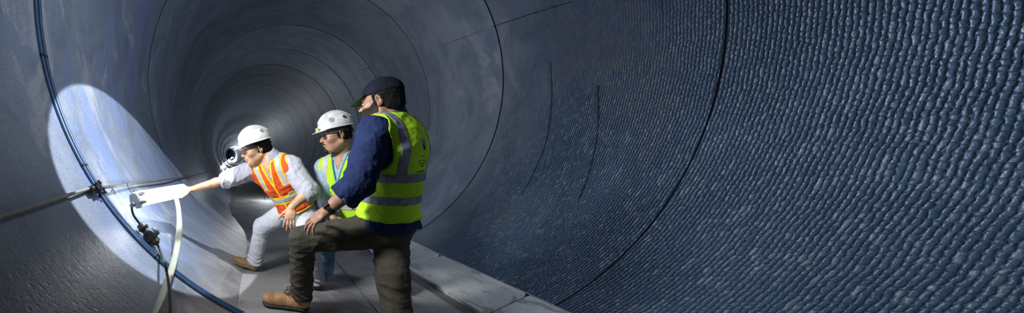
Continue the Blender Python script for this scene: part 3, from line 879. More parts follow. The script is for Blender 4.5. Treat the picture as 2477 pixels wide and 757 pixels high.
def spectacles(parent, Q, fr, s, rim=.019):
    f, l, u = fr
    mb = MB()
    for b in (-1, 1):
        c = Q(.101, b*.032, .002)
        ring = [c+s*rim*(math.cos(a)*l*1.12+math.sin(a)*u*.95)-f*s*.004*abs(math.cos(a)) for a in np.linspace(0, 2*math.pi, 22)]
        mb.tube(ring, .0009*s, 5)
        mb.tube([Q(.098, b*.052, .006), Q(.085, b*.072, .008), Q(.0, b*.083, .008), Q(-.02, b*.082, -.008)], .0010*s, 5)
    mb.tube([Q(.104, -.014, .005), Q(.113, 0, .010), Q(.104, .014, .005)], .0009*s, 5)
    o = mb.build('spectacles', M_GLASSF); attach(o, parent)
    for b in (-1, 1):
        c = Q(.101, b*.032, .002)
        q = MB().lathe(c-f*.0007, f, [(0, rim*.98*s), (.0014, rim*.98*s)], 20).build('lens', M_LENS); attach(q, o)
    return o
def eyes(parent, Q, fr, s):
    f, l, u = fr
    for b in (-1, 1):
        br = Fld()
        br.add(cap(Q(.0945, b*.014, .0235), Q(.089, b*.034, .0275), .0042*s, .0038*s), 0); br.add(cap(Q(.089, b*.034, .0275), Q(.074, b*.050, .022), .0038*s, .002*s), .002)
        fobj('eyebrow', br, Q(.085, b*.032, .025)-.03, Q(.085, b*.032, .025)+.03, .0018, M_HAIR, parent)
        e = Fld().add(ell(Q(.0845, b*.032, .0035), (.0098*s, .0115*s, .0062*s), fr), 0)
        ic = Q(.0925, b*.032, .0035)
        fobj('eye', e, Q(.083, b*.032, .003)-.02, Q(.083, b*.032, .003)+.02, .0015, [M_EYEW, M_EYED], parent,
             lambda p: (np.linalg.norm(p-ic, axis=1) < .0058*s).astype(int))
# ------------------------------------------------------------ the three people
A3 = lambda *v: np.array(v, float)
UP = A3(0, 0, 1)
def bounds(pts, m):
    p = np.array(pts); return p.min(0)-m, p.max(0)+m
def person(label, loc):
    t = bpy.data.objects.new('person', None); link(t); t.location = loc
    return tag(t, label, 'person', 'inspection crew in the tunnel')
class Body:
    """joints -> one continuous skin surface"""
    def __init__(s, J): s.__dict__.update(J)
def legs_field(F, hip, knee, ank, r, k=.04, hem=0.0):
    F.add(cap(hip, knee, r[0], r[1]), k)
    F.add(fcap(knee, ank, r[1]*.98, r[2], hem), .035)
def build_body(root, B, skinm, voxel=.0034):
    T, tf, L = torso_field(B.pel, B.neck, B.lat, (B.shL, B.shR), **B.tk)
    F, Q, hf = headf(B.head, B.hf, B.hs)
    F.add(cap(Q(-.028, 0, -.05), B.neck+nz(Q(0, 0, 0)-B.neck)*.0, .052*B.hs, .062*B.hs), .02)
    for op in T.ops: F.ops.append(op if op is not T.ops[0] else ('a', op[1], .03))
    for S, E, W in ((B.shL, B.elL, B.wrL), (B.shR, B.elR, B.wrR)):
        F.add(cap(S, E, .05*B.am, .042*B.am), .03); F.add(cap(E, E+(W-E)*.35, .041*B.am, .043*B.am), .012); F.add(cap(E+(W-E)*.3, W, .043*B.am, .027*B.am), .012)
    for h in B.hands: handf(F, *h)
    for H_, K, An, heel, toe in B.legs:
        F.add(cap(H_, K, .078, .055), .04); F.add(cap(K, An, .055, .036), .02); F.add(cap(An, heel+(toe-heel)*.55+UP*.045, .030, .022), .012)
    allp = [B.head+UP*.2, B.head-A3(.2, .2, 0), B.head+A3(.2, .2, 0), B.pel, B.shL, B.shR, B.elL, B.elR, B.wrL, B.wrR]+[h[0]+nz(h[1])*.2 for h in B.hands]
    for l in B.legs: allp += [l[1], l[2], l[3]]
    lo, hi = bounds(allp, .10)
    o = fobj('body', F, lo, hi, voxel, skinm, root)
    eyes(o, Q, hf, B.hs)
    return o, T, tf, L, Q, hf
def clothes(root, B, T, tf, L, mats, off=.012, fold=.006, hem=-.17, seed=1, sleeve=((.072, .064), (.064, .056)), cuff=(.55, .5), cuffw=.012, skirt=0.0):
    lat, fw, up = tf
    S = T.copy(off)
    S.add(ell(B.pel-up*.06, (B.tk.get('hipw', .165)+.004+skirt, B.tk.get('depth', .115)+.012+skirt, .15), tf), .05)
    S.cut(half(B.pel+up*hem, -up), .004)
    S.add(cap(B.neck-up*.015, B.neck+nz(B.head-B.neck)*.004, .062, .060), .02)
    S.sub(((lambda p: np.maximum((np.abs((p-B.pel) @ lat)-((p-B.pel) @ up-(L-.085))*.42)*.92, .03-(p-B.pel) @ fw)), B.pel+up*L, 1e6), .003)
    for i, (Sh, E, W) in enumerate(((B.shL, B.elL, B.wrL), (B.shR, B.elR, B.wrR))):
        (r0, r1), (r2, r3) = sleeve; c = cuff[i]; end = E+(W-E)*c
        S.add(cap(Sh, E, r0, r1), .03)
        S.add(fcap(E, end, r2, r3), .012)
        if cuffw: S.add(fcap(end-nz(W-E)*.055, end, r3+cuffw, r3+cuffw*.9), .003)
    ax = nz(B.elL-B.shL)
    S.disp += [folds(seed, fold, 30, [up+lat*.5, fw+up*.7, lat-up*.8], 1.3), folds(seed+9, fold*.28, 80, None, 1.6)]
    lo, hi = bounds([B.pel+up*hem, B.shL, B.shR, B.elL, B.elR, B.wrL, B.wrR, B.neck], .22)
    return fobj('shirt', S, lo, hi, .0048, mats, root), S
def collar(shirt, B, tf, m, spread=.0, h=.05, r=.074):
    """fold-over collar round the neck, open at the front"""
    lat, fw, up = tf; nd = nz(B.head-B.neck+up*.08)
    c = B.neck+up*.012
    C = Fld()
    C.add(cap(c, c+nd*h*.7, r+.010, r+.000), 0)
    C.sub(cap(c-nd*.1, c+nd*.2, r-.004, r-.010), .002)
    C.cut(half(c-nd*.03, -nd), 0); C.cut(half(c+nd*h*.72, nd), 0)
    C.sub((lambda p: np.maximum(np.abs((p-c) @ lat)-.028-.4*((p-c) @ nd), -((p-c) @ fw)), c, 1.0), .002)
    for b in (-1, 1):   # collar points lying on the chest
        a0 = c+fw*(r-.002)*.83+lat*b*.040+nd*.012; a1 = c+fw*(r+.022)+lat*b*(.05+spread)-up*.055
        C.add(flat(cap(a0, a1, .020, .006), a0, nz(fw+up*.4), .25), .006)
    lo, hi = bounds([c], .16)
    return fobj('collar', C, lo, hi, .0034, m, shirt)
def trousers(root, B, mat, seed, r=(.105, .085, .08), hip=(.185, .14, .12), fold=.009, dirs=None, hems=(0, 0)):
    lat, fw, up = nz(B.lat), None, UP
    fw = nz(np.cross(lat, UP)); lat = np.cross(UP, fw)
    F = Fld(); F.add(ell(B.pel-UP*.02, hip, (lat, fw, UP)), 0)
    F.add(ell(B.pel+UP*.05, (hip[0]*.93, hip[1]*.93, .10), (lat, fw, UP)), .03)
    for i, (H_, K, An, heel, toe) in enumerate(B.legs): legs_field(F, H_, K, An, r, hem=hems[i])
    F.disp += [folds(seed, fold, 24, dirs or [UP+fw*.6, fw-UP*.9+lat*.3, lat+UP*1.1], 1.6), folds(seed+5, fold*.35, 60, [UP+fw*.3, UP-fw*.3+lat*.4], 1.6)]
    # cloth gathers just above the hems
    for (H_, K, An, heel, toe) in B.legs:
        ax = nz(An-K)
        F.disp.append(lambda p, An=An, ax=ax: .006*np.sin(((p-An) @ ax)*150+3*np.sin((p-An) @ np.array([30., 22., 0])))*np.exp(-(((p-An) @ ax+.05)/.05)**2)*(np.linalg.norm(p-An, axis=1) < .2))
    pts = [B.pel]; [pts.extend([l[1], l[2], l[0]]) for l in B.legs]
    lo, hi = bounds(pts, .22)
    return fobj('trousers', F, lo, hi, .0048, mat, root)
def tcoord(B, tf):
    lat, fw, up = tf
    return (lambda p: (p-B.pel) @ lat), (lambda p: (p-B.pel) @ fw), (lambda p: (p-B.pel) @ up)
def vest(root, B, T, tf, L, mat, off, hem, seed, vdepth=.22, arm=.088, armo=.035, armd=.12, armk=(0, 0), fold=.006, flare=.01, vslope=.34, nkr=.078):
    lat, fw, up = tf; a, b, c = tcoord(B, tf)
    V = T.copy(off)
    V.add(ell(B.pel-up*.05, (B.tk.get('hipw', .165)+flare, B.tk.get('depth', .115)+flare, .14), tf), .05)
    V.cut(half(B.pel+up*hem, -up), .003)
    edges = [lambda p: c(p)-hem]
    for sg, Sh in ((1, B.shL), (-1, B.shR)):
        o = Sh+lat*sg*armo
        pr = cap(o+up*.06+lat*sg*.03, o-up*armd+fw*armk[0], arm, arm*.9)
        V.sub(pr, .006); edges.append(pr[0])
        V.sub(((lambda p, sg=sg, m=a(Sh[None])[0]*sg+.022: m-a(p)*sg if False else (m-a(p)*sg)), Sh, 1e6), .004)
    nk = cap(B.neck-up*.02, B.neck+up*.3+fw*.1, nkr, nkr+.02); V.sub(nk, .004); edges.append(nk[0])
    vb = L-vdepth
    vn = lambda p: np.maximum((np.abs(a(p))-(c(p)-vb)*vslope)*.94, -(b(p)-.01))
    V.sub((vn, B.pel+up*L, 1e6), .003); edges.append(vn)
    V.disp += [folds(seed, fold, 26, [up+lat*.4, lat*.7+up*.7, fw+up], 1.8), folds(seed+3, fold*.35, 70, None, 2.0)]
    lo, hi = bounds([B.pel+up*hem, B.neck+up*.05, B.shL, B.shR, B.pel], .22)
    o = fobj('safety_vest', V, lo, hi, .0045, mat, root)
    return o, V, edges, (lo, hi)
def on_vest(name, V, extra, region, mat, parent, lohi, h=.004, base=None):
    """cloth or tape sewn on the vest: the vest surface raised by extra, where region(p) < 0"""
    def S(p, bs=None):
        v = V(p, bs); return np.maximum(np.maximum(v-extra, -v-.006), region(p))
    return fobj(name, S, lohi[0], lohi[1], h, mat, parent)
def slab(fn, lo, hi): return lambda p: np.maximum(lo-fn(p), fn(p)-hi)
def AND(*r): return lambda p: np.max([q(p) for q in r], 0)
def OR(*r): return lambda p: np.min([q(p) for q in r], 0)
def flat_op(*a): return ('a', flat(*a), 0)
def hair(root, Q, hf, s, mat, name='hair', helmet_line=.055, grow=.010, back=-.03, side=True, low=-.06, seed=4, thick=0.0):
    f, l, u = hf
    H = Fld()
    H.add(ell(Q(-.010, 0, .036), [x*s for x in (.102+grow-.003, .078+grow, .088+grow)], hf), 0)
    H.add(ell(Q(-.045, 0, -.02), [x*s for x in (.056+grow+thick, .062+grow*.7, .060)], hf), .02*s)
    co = lambda p: (p-Q(0, 0, 0)) @ f/s
    cu = lambda p: (p-Q(0, 0, 0)) @ u/s
    # hairline: in front of the ears only above the temples
    H.cut((lambda p: (np.maximum(co(p)-(.012+.9*np.maximum(cu(p)-.01, 0)), -1))*s, Q(0, 0, 0), 1e6), .004)
    H.cut((lambda p: (co(p)-.082)*s, Q(0, 0, 0), 1e6), .002)
    H.cut((lambda p: (low-cu(p))*s, Q(0, 0, 0), 1e6), .008)
    H.disp.append(folds(seed, .006, 90, [u, f+u, l+f], 2.5))
    c = Q(0, 0, 0)
    o = fobj(name, H, c-.16*s, c+.18*s, .003, mat, root)
    S = []
    for b in (-1, 1):
        q = Fld(flat_op(cap(Q(.020, b*.074, .03), Q(.016, b*.070, -.018), .013*s, .008*s), Q(.02, b*.074, 0), l, .4))
        q.disp.append(folds(seed+1, .003, 140, [u+f, u], 2)); S.append(q)
    return o, S
# ---- man in the orange vest, reaching for the lamp
def crew_orange():
    B = Body(dict(
        pel=P(722, 500, 2.50), neck=P(655, 387, 2.40), lat=A3(.80, -.55, .05), shL=P(706, 402, 2.31), shR=P(617, 408, 2.49),
        elL=P(746, 464, 2.18), wrL=P(706, 501, 2.13), elR=P(549, 434, 2.56), wrR=P(466, 457, 2.53),
        head=P(619, 359, 2.40), hf=nz(A3(-.93, -.26, -.30)), hs=1.12, am=.95, tk=dict(hipw=.155, depth=.12, chestw=.155, chestd=.12, shr=.058)))
    B.legs = [(A3(.61, 2.46, .66), P(748, 592, 2.30), P(762, 676, 2.46), A3(.745, 2.49, 0), A3(.46, 2.43, 0)),
              (A3(.49, 2.56, .66), P(634, 548, 2.78), P(616, 634, 2.88), P(624, 656, 2.87), P(563, 634, 2.97))]
    B.hands = [(B.wrL, A3(-.22, -.25, -.95), A3(-.35, -.9, .25), 1, .98, [(.25, .35, .2), (.2, .3, .2), (.15, .3, .2), (.1, .25, .15)], .22, (.8, .35, .2)),
               (B.wrR, A3(-1, -.12, -.02), A3(0, -.30, .95), -1, 1.0, [(.1, .15, .15), (.1, .2, .2), (.15, .25, .2), (.25, .3, .2)], .16, (.8, .3, .55))]
    t = person('man in orange vest and white helmet reaching out to the glowing lamp', (.5, 2.6, 0))
    body, T, tf, L, Q, hf = build_body(t, B, M_SKIN1)
    lat, fw, up = tf; a, b, c = tcoord(B, tf)
    m = fabric('pale_striped_shirt', (.47, .47, .52), .06, stripes=((.42, .44, .55), 60, .35), fold=11, fd=.005)
    sh, S = clothes(t, B, T, tf, L, m, seed=11, fold=.013, hem=-.15, sleeve=((.076, .070), (.064, .052)), cuff=(.16, .12), cuffw=.008, skirt=.012)
    collar(sh, B, tf, m, .01, .070, .086)
    trousers(t, B, fabric('white_jeans', (.66, .68, .72), .07, fold=8, fd=.006), 21, (.104, .082, .080), (.165, .135, .12), .008)
    v, V, ed, lh = vest(t, B, T, tf, L, M_ORNG, .026, .025, 31, vdepth=.17, arm=.074, armo=.040, armd=.09, vslope=.22)
    edge = lambda p: np.min([e(p) for e in ed], 0)
    for g_ in (ed[:1], ed[1:2], ed[2:3], ed[3:]): on_vest('binding', V, .0025, (lambda p, g_=g_: np.min([e(p) for e in g_], 0)-.011), M_YELL, v, lh)
    front = lambda p: -(b(p))
    bar1 = slab(c, .130, .205); bar0 = slab(c, .150, .188)
    on_vest('yellow_band', V, .002, OR(bar1, AND(OR(slab(a, .070, .126), slab(a, -.126, -.070)), lambda p: .20-c(p)), slab(a, -.008, .008)), M_YELL, v, lh)
    on_vest('reflective_strip', V, .004, bar0, M_SILV, v, lh)
    on_vest('reflective_strip', V, .004, AND(slab(a, .080, .116), lambda p: .205-c(p)), M_SILV, v, lh)
    on_vest('reflective_strip', V, .004, AND(slab(a, -.116, -.080), lambda p: .205-c(p)), M_SILV, v, lh)
    for x0, x1, z0, z1 in ((.028, .13, .225, .29), (-.125, -.03, .225, .29), (.03, .14, .045, .115)):
        pk = AND(slab(a, x0, x1), slab(c, z0, z1), front)
        o = on_vest('pocket', V, .0045, pk, M_ORNG, v, lh)
        on_vest('pocket_flap', V, .0075, AND(slab(a, x0-.003, x1+.003), slab(c, z1-.022, z1+.003), front), M_ORNG, v, lh)
    hr, SB = hair(t, Q, hf, B.hs, M_HAIR, seed=5, grow=.012, low=-.062, thick=.012)
    for SB_ in SB: fobj('sideburn', SB_, Q(0, 0, 0)-.16, Q(0, 0, 0)+.16, .0026, M_HAIRG, hr)
    fr_, l_, u_ = hf
    helmet(t, Q(0, 0, 0), fr_, 1.12, UP, M_HELM, [((.80, .62, .42), .016, M_STKG, 'gold_emblem'), ((-.45, .82, .62), .015, M_STK, 'grey_emblem')])
    spectacles(t, Q, hf, B.hs)
    for i, (H_, K, An, heel, toe) in enumerate(B.legs): boot(t, heel, toe, shaft=An+UP*.1)
    # belt pouch at the back
    pc = B.pel-fw*.16+lat*.05+up*.17
    attach(MB().box(pc, lat*.03, fw*.018, up*.045).build('radio', M_BLACK, None, False, .006), t)
    return B
# ---- man in the lime vest and white helmet
def crew_middle():
    B = Body(dict(
        pel=P(830, 515, 2.42), neck=P(828, 380, 2.34), lat=A3(.78, -.62, 0), shL=P(880, 402, 2.23), shR=P(785, 405, 2.43),
        elL=P(895, 470, 2.16), wrL=P(900, 545, 2.12), elR=P(781, 472, 2.36), wrR=P(806, 527, 2.22),
        head=P(813, 326, 2.28), hf=nz(A3(-.97, -.08, -.20)), hs=1.12, am=.92, tk=dict(hipw=.15, depth=.115, chestw=.15, chestd=.11, shr=.055)))
    B.legs = [(A3(.98, 2.38, .62), P(925, 600, 2.32), P(962, 690, 2.36), A3(1.36, 2.42, .004), A3(1.24, 2.16, .004)),
              (A3(.84, 2.48, .62), P(790, 590, 2.48), P(787, 656, 2.63), A3(.86, 2.665, 0), A3(.58, 2.62, 0))]
    B.hands = [(B.wrL, A3(0, .1, -1), A3(.3, -.8, 0), 1, 1.0, [(.5, .7, .4)]*4, .1, (.8, .3, .4)),
               (B.wrR, A3(.9, .1, -.35), A3(0, -.5, .8), -1, 1.0, [(.5, .7, .4)]*4, .1, (.8, .3, .4))]
    t = person('man in lime vest and scuffed white helmet standing between the other two', (.9, 2.5, 0))
    body, T, tf, L, Q, hf = build_body(t, B, M_SKIN2, .0038)
    lat, fw, up = tf; a, b, c = tcoord(B, tf)
    m = fabric('pale_blue_shirt', (.34, .44, .54), .08, fold=11, fd=.005)
    sh, S = clothes(t, B, T, tf, L, m, seed=14, fold=.010, hem=-.13, sleeve=((.070, .062), (.060, .050)), cuff=(.85, .85), cuffw=.004)
    collar(sh, B, tf, m, .012, .06, .083)
    trousers(t, B, fabric('blue_jeans', (.13, .24, .40), .15, fold=9, fd=.005, speck=((.30, .42, .58), 14, .6)), 24, (.095, .078, .072), (.16, .13, .11), .007)
    v, V, ed, lh = vest(t, B, T, tf, L, M_LIME, .026, .0, 34, vdepth=.19, arm=.070, armo=.040, armd=.09, vslope=.26)
    edge = lambda p: np.min([e(p) for e in ed[:-1]], 0)
    for g_ in (ed[:1], ed[1:2], ed[2:3]): on_vest('binding', V, .0022, (lambda p, g_=g_: g_[0](p)-.012), M_LIMET, v, lh)
    on_vest('teal_binding', V, .003, AND(lambda p: ed[-1](p)-.009, lambda p: -b(p)), M_TEAL, v, lh)
    on_vest('reflective_strip', V, .0035, slab(c, .075, .122), M_SILV, v, lh)
    on_vest('reflective_strip', V, .0035, AND(slab(a, .085, .13), lambda p: .125-c(p)), M_SILV, v, lh)
    on_vest('reflective_strip', V, .0035, AND(slab(a, -.13, -.085), lambda p: .125-c(p)), M_SILV, v, lh)
    on_vest('zip', V, .004, AND(slab(a, -.004, .004), lambda p: -b(p)), M_ZIP, v, lh)
    for x0, x1, z0, z1 in ((-.135, -.02, .14, .20), (.02, .135, .14, .20)):
        on_vest('pocket', V, .004, AND(slab(a, x0, x1), slab(c, z0, z1), lambda p: -b(p)), M_LIME, v, lh)
    # small teal drop printed on the chest
    e0 = lambda p: np.hypot(a(p)+.066, (c(p)-.246)*.7)-.011
    on_vest('drop_emblem', V, .003, AND(e0, lambda p: -b(p)), simple('teal_print', (.02, .35, .55), .6), v, lh, .0026)
    # dark undershirt at the open neck
    u_s = Fld(); u_s.add(ell(B.neck-fw*.0-up*.035, (.055, .088, .045), tf), 0)
    fobj('undershirt', u_s, B.neck-.15, B.neck+.15, .004, simple('black_undershirt', (.01, .012, .016), .8), t)
    hr, SB = hair(t, Q, hf, B.hs, M_HAIR, seed=7, grow=.006, low=-.045)
    for SB_ in SB: fobj('sideburn', SB_, Q(0, 0, 0)-.16, Q(0, 0, 0)+.16, .0026, M_HAIR, hr)
    g = Fld(); f_, l_, u_ = hf
    g.add(ell(Q(.090, 0, -.098), [.014*1.12, .020*1.12, .018*1.12], hf), 0)
    mo = Fld(); mo.add(cap(Q(.105, -.020, -.050), Q(.105, .020, -.050), .004), .003)
    fobj('moustache', mo, Q(.1, 0, -.05)-.05, Q(.1, 0, -.05)+.05, .002, M_BEARD, t)
    g.disp.append(folds(3, .002, 200, None, 2)); fobj('goatee', g, Q(.09, 0, -.08)-.06, Q(.09, 0, -.08)+.06, .0022, M_BEARD, t)
    helmet(t, Q(0, 0, 0), f_, 1.12, UP, M_HELM2, [((.55, .80, .52), .019, M_STK, 'grey_emblem'), ((-.35, .86, .55), .014, simple('black_sticker', (.03, .03, .03), .5), 'dark_emblem')])
    # yellowish lamp bracket on the peak
    pb = Q(.135, .02, .055)
    attach(MB().box(pb, f_*.008, l_*.02, u_*.018).build('lamp_bracket', simple('cream_bracket', (.55, .52, .25), .5), None, False, .004), t)
    spectacles(t, Q, hf, B.hs)
    for (H_, K, An, heel, toe) in B.legs: boot(t, heel, toe, shaft=An+UP*.1)
    return B
# ---- big man in the lime vest and navy cap
def crew_near():
    B = Body(dict(
        pel=P(938, 532, 1.78), neck=P(945, 288, 1.71), lat=A3(-.87, -.49, 0), shL=A3(.775, 1.605, 1.235), shR=A3(1.09, 1.80, 1.225),
        elL=P(868, 442, 1.54), wrL=P(789, 511, 1.62), elR=A3(1.20, 1.98, .98), wrR=A3(1.08, 2.12, .88),
        head=P(923, 247, 1.70), hf=nz(A3(-.75, .62, -.12)), hs=1.06, am=1.12, tk=dict(hipw=.17, depth=.135, belly=.03, chestw=.185, chestd=.165, shr=.068)))
    B.legs = [(A3(.885, 1.75, .66), P(732, 580, 1.88), A3(.475, 2.07, .125), A3(.545, 2.085, 0), A3(.205, 2.19, .0)),
              (A3(.985, 1.84, .64), P(949, 668, 1.66), A3(.895, 1.58, .10), A3(.98, 1.53, .006), A3(.70, 1.69, .006))]
    B.hands = [(B.wrL, A3(-.66, .42, -.62), A3(-.50, -.32, .80), 1, 1.06, [(.15, .25, .2), (.15, .3, .2), (.2, .35, .2), (.3, .45, .25)], .42, (.7, .35, .3), 1.08),
               (B.wrR, A3(-.7, .2, -.6), A3(-.2, .6, .7), -1, 1.05, [(.5, .7, .4)]*4, .1, (.8, .3, .4), 1.05)]
    t = person('large man in lime vest and navy cap seen from behind, one hand on his knee', (.85, 1.9, 0))
    body, T, tf, L, Q, hf = build_body(t, B, M_SKIN3, .0032)
    lat, fw, up = tf; a, b, c = tcoord(B, tf)
    m = fabric('navy_denim_shirt', (.014, .028, .10), .2, fold=10, fd=.006, speck=((.06, .08, .18), 75, .68))
    sh, S = clothes(t, B, T, tf, L, m, seed=17, fold=.014, hem=-.03, sleeve=((.079, .074), (.072, .064)), cuff=(.46, .5), cuffw=.008, skirt=.012)
    collar(sh, B, tf, fabric('blue_collar', (.05, .10, .22), .2), .0, .085, .080)
    cf = Fld(); e = B.elL+(B.wrL-B.elL)*.48; ax = nz(B.wrL-B.elL)
    cf.add(fcap(e-ax*.055, e+ax*.002, .078, .080), 0); cf.disp.append(folds(5, .005, 60, None, 1.6))
    fobj('rolled_cuff', cf, e-.14, e+.14, .004, fabric('light_denim_cuff', (.15, .20, .40), .15), sh)
    trousers(t, B, fabric('olive_trousers', (.062, .056, .040), .12, fold=7, fd=.006), 27, (.112, .088, .078), (.175, .15, .13), .016, [UP*1.0+A3(-.55, .1, 0), A3(.6, .2, 1.0), A3(.9, 0, .5)])
    v, V, ed, lh = vest(t, B, T, tf, L, M_LIME, .028, .035, 37, vdepth=.2, arm=.100, armo=.034, armd=.13, armk=(-.03, 0), fold=.008, flare=.012, nkr=.096)
    edge = lambda p: np.min([e(p) for e in ed], 0)
    for g_ in (ed[:1], ed[1:2], ed[2:3], ed[3:]): on_vest('binding', V, .002, (lambda p, g_=g_: np.min([e(p) for e in g_], 0)-.012), M_LIMET, v, lh)
    on_vest('reflective_strip', V, .0035, slab(c, .130, .178), M_SILVD, v, lh)
    on_vest('reflective_strip', V, .0035, slab(c, .262, .310), M_SILVD, v, lh)
    on_vest('reflective_strip', V, .0035, AND(slab(a, .090, .140), lambda p: .31-c(p)), M_SILVD, v, lh)
    on_vest('reflective_strip', V, .0035, AND(slab(a, -.140, -.090), lambda p: .31-c(p)), M_SILVD, v, lh)
    # printed emblem and lines of small lettering on the back
    back = lambda p: b(p)
    def strokes(lst, r):
        def g(p):
            x, z = a(p), c(p); d = np.full(len(p), 9.)
            for x0, z0, x1, z1 in lst:
                dx, dz = x1-x0, z1-z0; tt = np.clip(((x-x0)*dx+(z-z0)*dz)/(dx*dx+dz*dz+1e-9), 0, 1)
                d = np.minimum(d, np.hypot(x-x0-tt*dx, z-z0-tt*dz))
            return d-r
        return g
    ox, oz = -.005, .475
    drop = lambda p: np.maximum(np.hypot(a(p)-ox, (c(p)-oz)*.62)-.017, -(c(p)-oz)-.020)
    on_vest('drop_emblem', V, .0025, AND(drop, back), simple('pale_blue_print', (.06, .34, .42), .6), v, lh, .0026)
    wing = strokes([(ox+.010, oz-.012, ox-.008, oz-.034), (ox+.004, oz-.010, ox-.010, oz-.034), (ox-.002, oz-.012, ox-.012, oz-.034)], .004)
    on_vest('wing_emblem', V, .004, AND(wing, back), simple('dark_blue_print', (.01, .03, .07), .6), v, lh, .0026)
    rnd = random.Random(3); st = []
    for row, (z, n, w_) in enumerate([(.405, 5, .030), (.382, 6, .036), (.366, 6, .036), (.350, 4, .024)]):
        if row == 0: st.append((ox-w_*.5, z, ox+w_*.5, z)); continue
        x = ox-w_
        for i in range(n):
            w1 = 2*w_/n; st.append((x, z, x+w1*.8, z)); 
            if rnd.random() < .75: st.append((x+w1*.4, z, x+w1*rnd.uniform(.3, .6), z+rnd.uniform(-.008, .011)))
            x += w1
    st += [(ox-.042, .320, ox+.042, .320)]+[(ox-.04+.009*i, .317, ox-.037+.009*i, .324) for i in range(9)]
    on_vest('printed_lettering', V, .0028, AND(strokes(st, .0014), back), simple('dark_green_print', (.02, .10, .02), .7), v, lh, .0024)
    # hair, beard, cap
    hr, SB = hair(t, Q, hf, B.hs, M_HAIR, seed=9, grow=.008, low=-.075, thick=.006)
    for SB_ in SB: fobj('sideburn', SB_, Q(0, 0, 0)-.16, Q(0, 0, 0)+.16, .0026, M_HAIR, hr)
    f_, l_, u_ = hf; s = B.hs
    H2, _, _ = headf(B.head, B.hf, B.hs, ears=False)
    bd = H2.copy(.0045)
    cu = lambda p: (p-Q(0, 0, 0)) @ u_/s
    cfw = lambda p: (p-Q(0, 0, 0)) @ f_/s
    bd.cut((lambda p: (cu(p)+.028-1.0*np.maximum(.05-cfw(p), 0))*s, B.head, 1e6), .004)
    bd.cut((lambda p: (.004-cfw(p))*s, B.head, 1e6), .006)
    bd.disp.append(folds(4, .002, 160, None, 2.5))
    fobj('beard', bd, B.head-.16, B.head+.16, .0028, M_BEARD, t)
    C = Fld()
    C.add(ell(Q(-.010, 0, .046), [.109*s, .088*s, .089*s], hf), 0)
    C.cut(half(Q(0, 0, .040), -nz(u_+.06*f_)), .004)
    C.sub(ell(Q(-.010, 0, .036), [.103*s, .082*s, .083*s], hf), .002)
    C.add(cap(Q(-.01, 0, .134), Q(-.01, 0, .138), .009*s, .007*s), .003)
    C.disp.append(lambda p: -.0012*(np.abs(np.sin(3*np.arctan2((p-Q(-.01, 0, 0)) @ l_, (p-Q(-.01, 0, 0)) @ f_))) < .05))
    mcap = fabric('navy_cap_cloth', (.006, .008, .019), .15, fold=14, fd=.002)
    cp = fobj('baseball_cap', C, B.head-.2, B.head+.24, .003, mcap, t)
    Vz = Fld(); vu = nz(u_+.42*f_); vf = nz(f_-.42*u_)
    o0 = Q(.085, 0, .050)
    Vz.add((lambda p: np.maximum(np.abs((p-o0) @ vu+1.9*((p-o0) @ l_)**2)-.0035, np.maximum(np.hypot((p-o0) @ vf/1.1, (p-o0) @ l_)-.080*s, -((p-o0) @ vf)-.02)), o0, .2), 0)
    Vz.sub(ell(Q(-.010, 0, .046), [.104*s, .084*s, .09*s], hf), .002)
    fobj('visor', Vz, o0-.13, o0+.13, .0028, [mcap, simple('olive_visor_lining', (.10, .13, .06), .8)], cp,
         lambda p: (((p-o0) @ vu+1.9*((p-o0) @ l_)**2) < -.0005).astype(int))
    # watch
    ax = nz(B.wrL-B.elL); wc = B.wrL-ax*.028; s0 = nz(np.cross(ax, UP)); n0 = nz(np.cross(s0, ax))
    if n0[2] < 0: n0 = -n0
    ring = [wc+.036*(math.cos(x)*s0+math.sin(x)*n0) for x in np.linspace(0, 2*math.pi, 30)]
    mb = MB(); v_ = []; fc = []
    for i, p in enumerate(ring[:-1]):
        r_ = nz(p-wc)
        for da, dr in ((-.013, 0), (.013, 0), (.013, .003), (-.013, .003)): v_.append(p+ax*da+r_*dr)
    n = len(ring)-1
    for i in range(n):
        j = (i+1) % n
        for k in range(4): fc.append((4*i+k, 4*j+k, 4*j+(k+1) % 4, 4*i+(k+1) % 4))
    wt = mb.add(v_, fc).build('wristwatch', M_BLACK); attach(wt, t)
    dd = nz(-s0*.0+n0*.75+np.array([-.3, -.6, 0])); dd = nz(dd-ax*dd.dot(ax))
    fc_ = MB().box(wc+dd*.040, ax*.019, dd*.006, np.cross(ax, dd)*.019).build('watch_case', M_BLACK, None, False, .004); attach(fc_, wt)
    for (H_, K, An, heel, toe) in B.legs: boot(t, heel, toe, shaft=An+UP*.1, sole_m=M_SOLED)
    return B
crew_orange(); crew_middle(); crew_near()
# put every empty at the foot of its own thing
for o in [q for q in COL.objects if q.type == 'EMPTY' and q.parent is None and q.location.length < 1e-6]:
    pts = [c.matrix_basis @ Vector(v.co) for c in o.children if c.type == 'MESH' for v in c.data.vertices]
    lo = Vector([min(p[i] for p in pts) for i in range(3)]); hi = Vector([max(p[i] for p in pts) for i in range(3)])
    o.location = ((lo.x+hi.x)/2, (lo.y+hi.y)/2, lo.z)
    for c in o.children: c.matrix_parent_inverse = Matrix.Translation(-o.location)
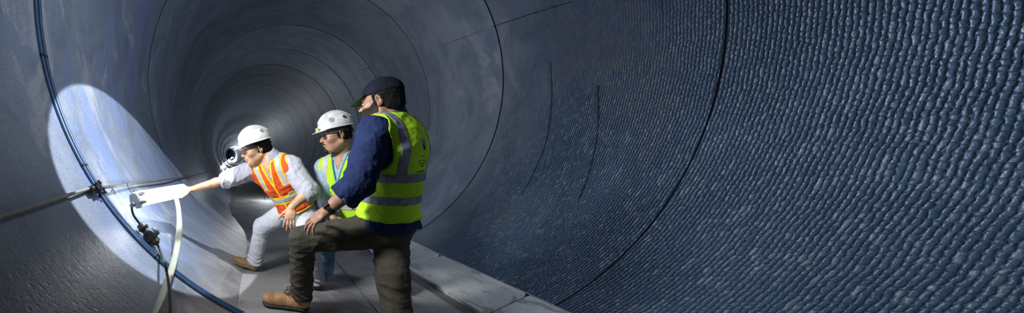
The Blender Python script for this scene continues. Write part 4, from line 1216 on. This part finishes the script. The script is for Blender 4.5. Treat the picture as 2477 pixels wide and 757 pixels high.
# ------------------------------------------------------------ light
w = bpy.data.worlds.new('World'); SC.world = w; w.use_nodes = True
w.node_tree.nodes['Background'].inputs[0].default_value = (.30, .45, .75, 1)
w.node_tree.nodes['Background'].inputs[1].default_value = .35
def area(name, loc, target, size, energy, col=(1, 1, 1), spread=180, sy=None):
    l = bpy.data.lights.new(name, 'AREA'); l.energy = energy; l.color = col; l.size = size; l.spread = D(spread)
    if sy: l.shape = 'RECTANGLE'; l.size_y = sy
    o = bpy.data.objects.new(name, l); link(o); o.location = loc
    o.rotation_euler = (Vector(target)-Vector(loc)).to_track_quat('-Z', 'Y').to_euler(); return o
def spot(name, loc, target, ang, energy, blend, rad, col=(1, 1, 1)):
    l = bpy.data.lights.new(name, 'SPOT'); l.energy = energy; l.color = col; l.spot_size = D(ang); l.spot_blend = blend; l.shadow_soft_size = rad
    o = bpy.data.objects.new(name, l); link(o); o.location = loc
    o.rotation_euler = (Vector(target)-Vector(loc)).to_track_quat('-Z', 'Y').to_euler(); return o
tgt = wallpoint(330, 430)
spot('beam_light', (.0, 1.76, CAMH+1.35), wallpoint(345, 464), 62, 310, .05, .015, (.90, .93, 1))  # added spot without a fixture, makes the bright patch on the left wall
area('graze_fill', (2.7, -1.2, 3.4), (3.5, 2.7, .9), .8, 26, (.74, .85, 1), 75)  # added fill without a fixture, grazes the knobs on the right wall
area('side_light', (-.95, 1.15, 2.1), (.9, 2.1, .9), .35, 17, (.95, .97, 1), 80)  # added fill out of frame, lights the crew from the left
area('vault_light', (.9, 1.0, 2.6), wallpoint(230, 60), .7, 16, (.80, .88, 1), 110)  # added fill out of frame, brightens the upper left lining
area('crown_light', (-.3, 1.0, 2.5), wallpoint(1150, 70), .4, 9, (.95, .95, 1), 60)  # added fill out of frame, brightens the upper right lining
# ------------------------------------------------------------ camera
cd = bpy.data.cameras.new('camera'); cam = bpy.data.objects.new('camera', cd); link(cam)
cd.sensor_fit = 'HORIZONTAL'; cd.sensor_width = 36; cd.lens = 36*FPX/2477
cd.shift_x = (2477/2-U0)/2477; cd.shift_y = -(757/2-V0)/2477
cd.clip_start = .05; cd.clip_end = 400
cam.location = (0, 0, CAMH); cam.rotation_euler = (math.pi/2, 0, 0)
SC.camera = cam
SC.view_settings.view_transform = 'Standard'; SC.view_settings.look = 'None'
SC.view_settings.gamma = 1; SC.view_settings.use_curve_mapping = False
SC.view_settings.exposure = 0
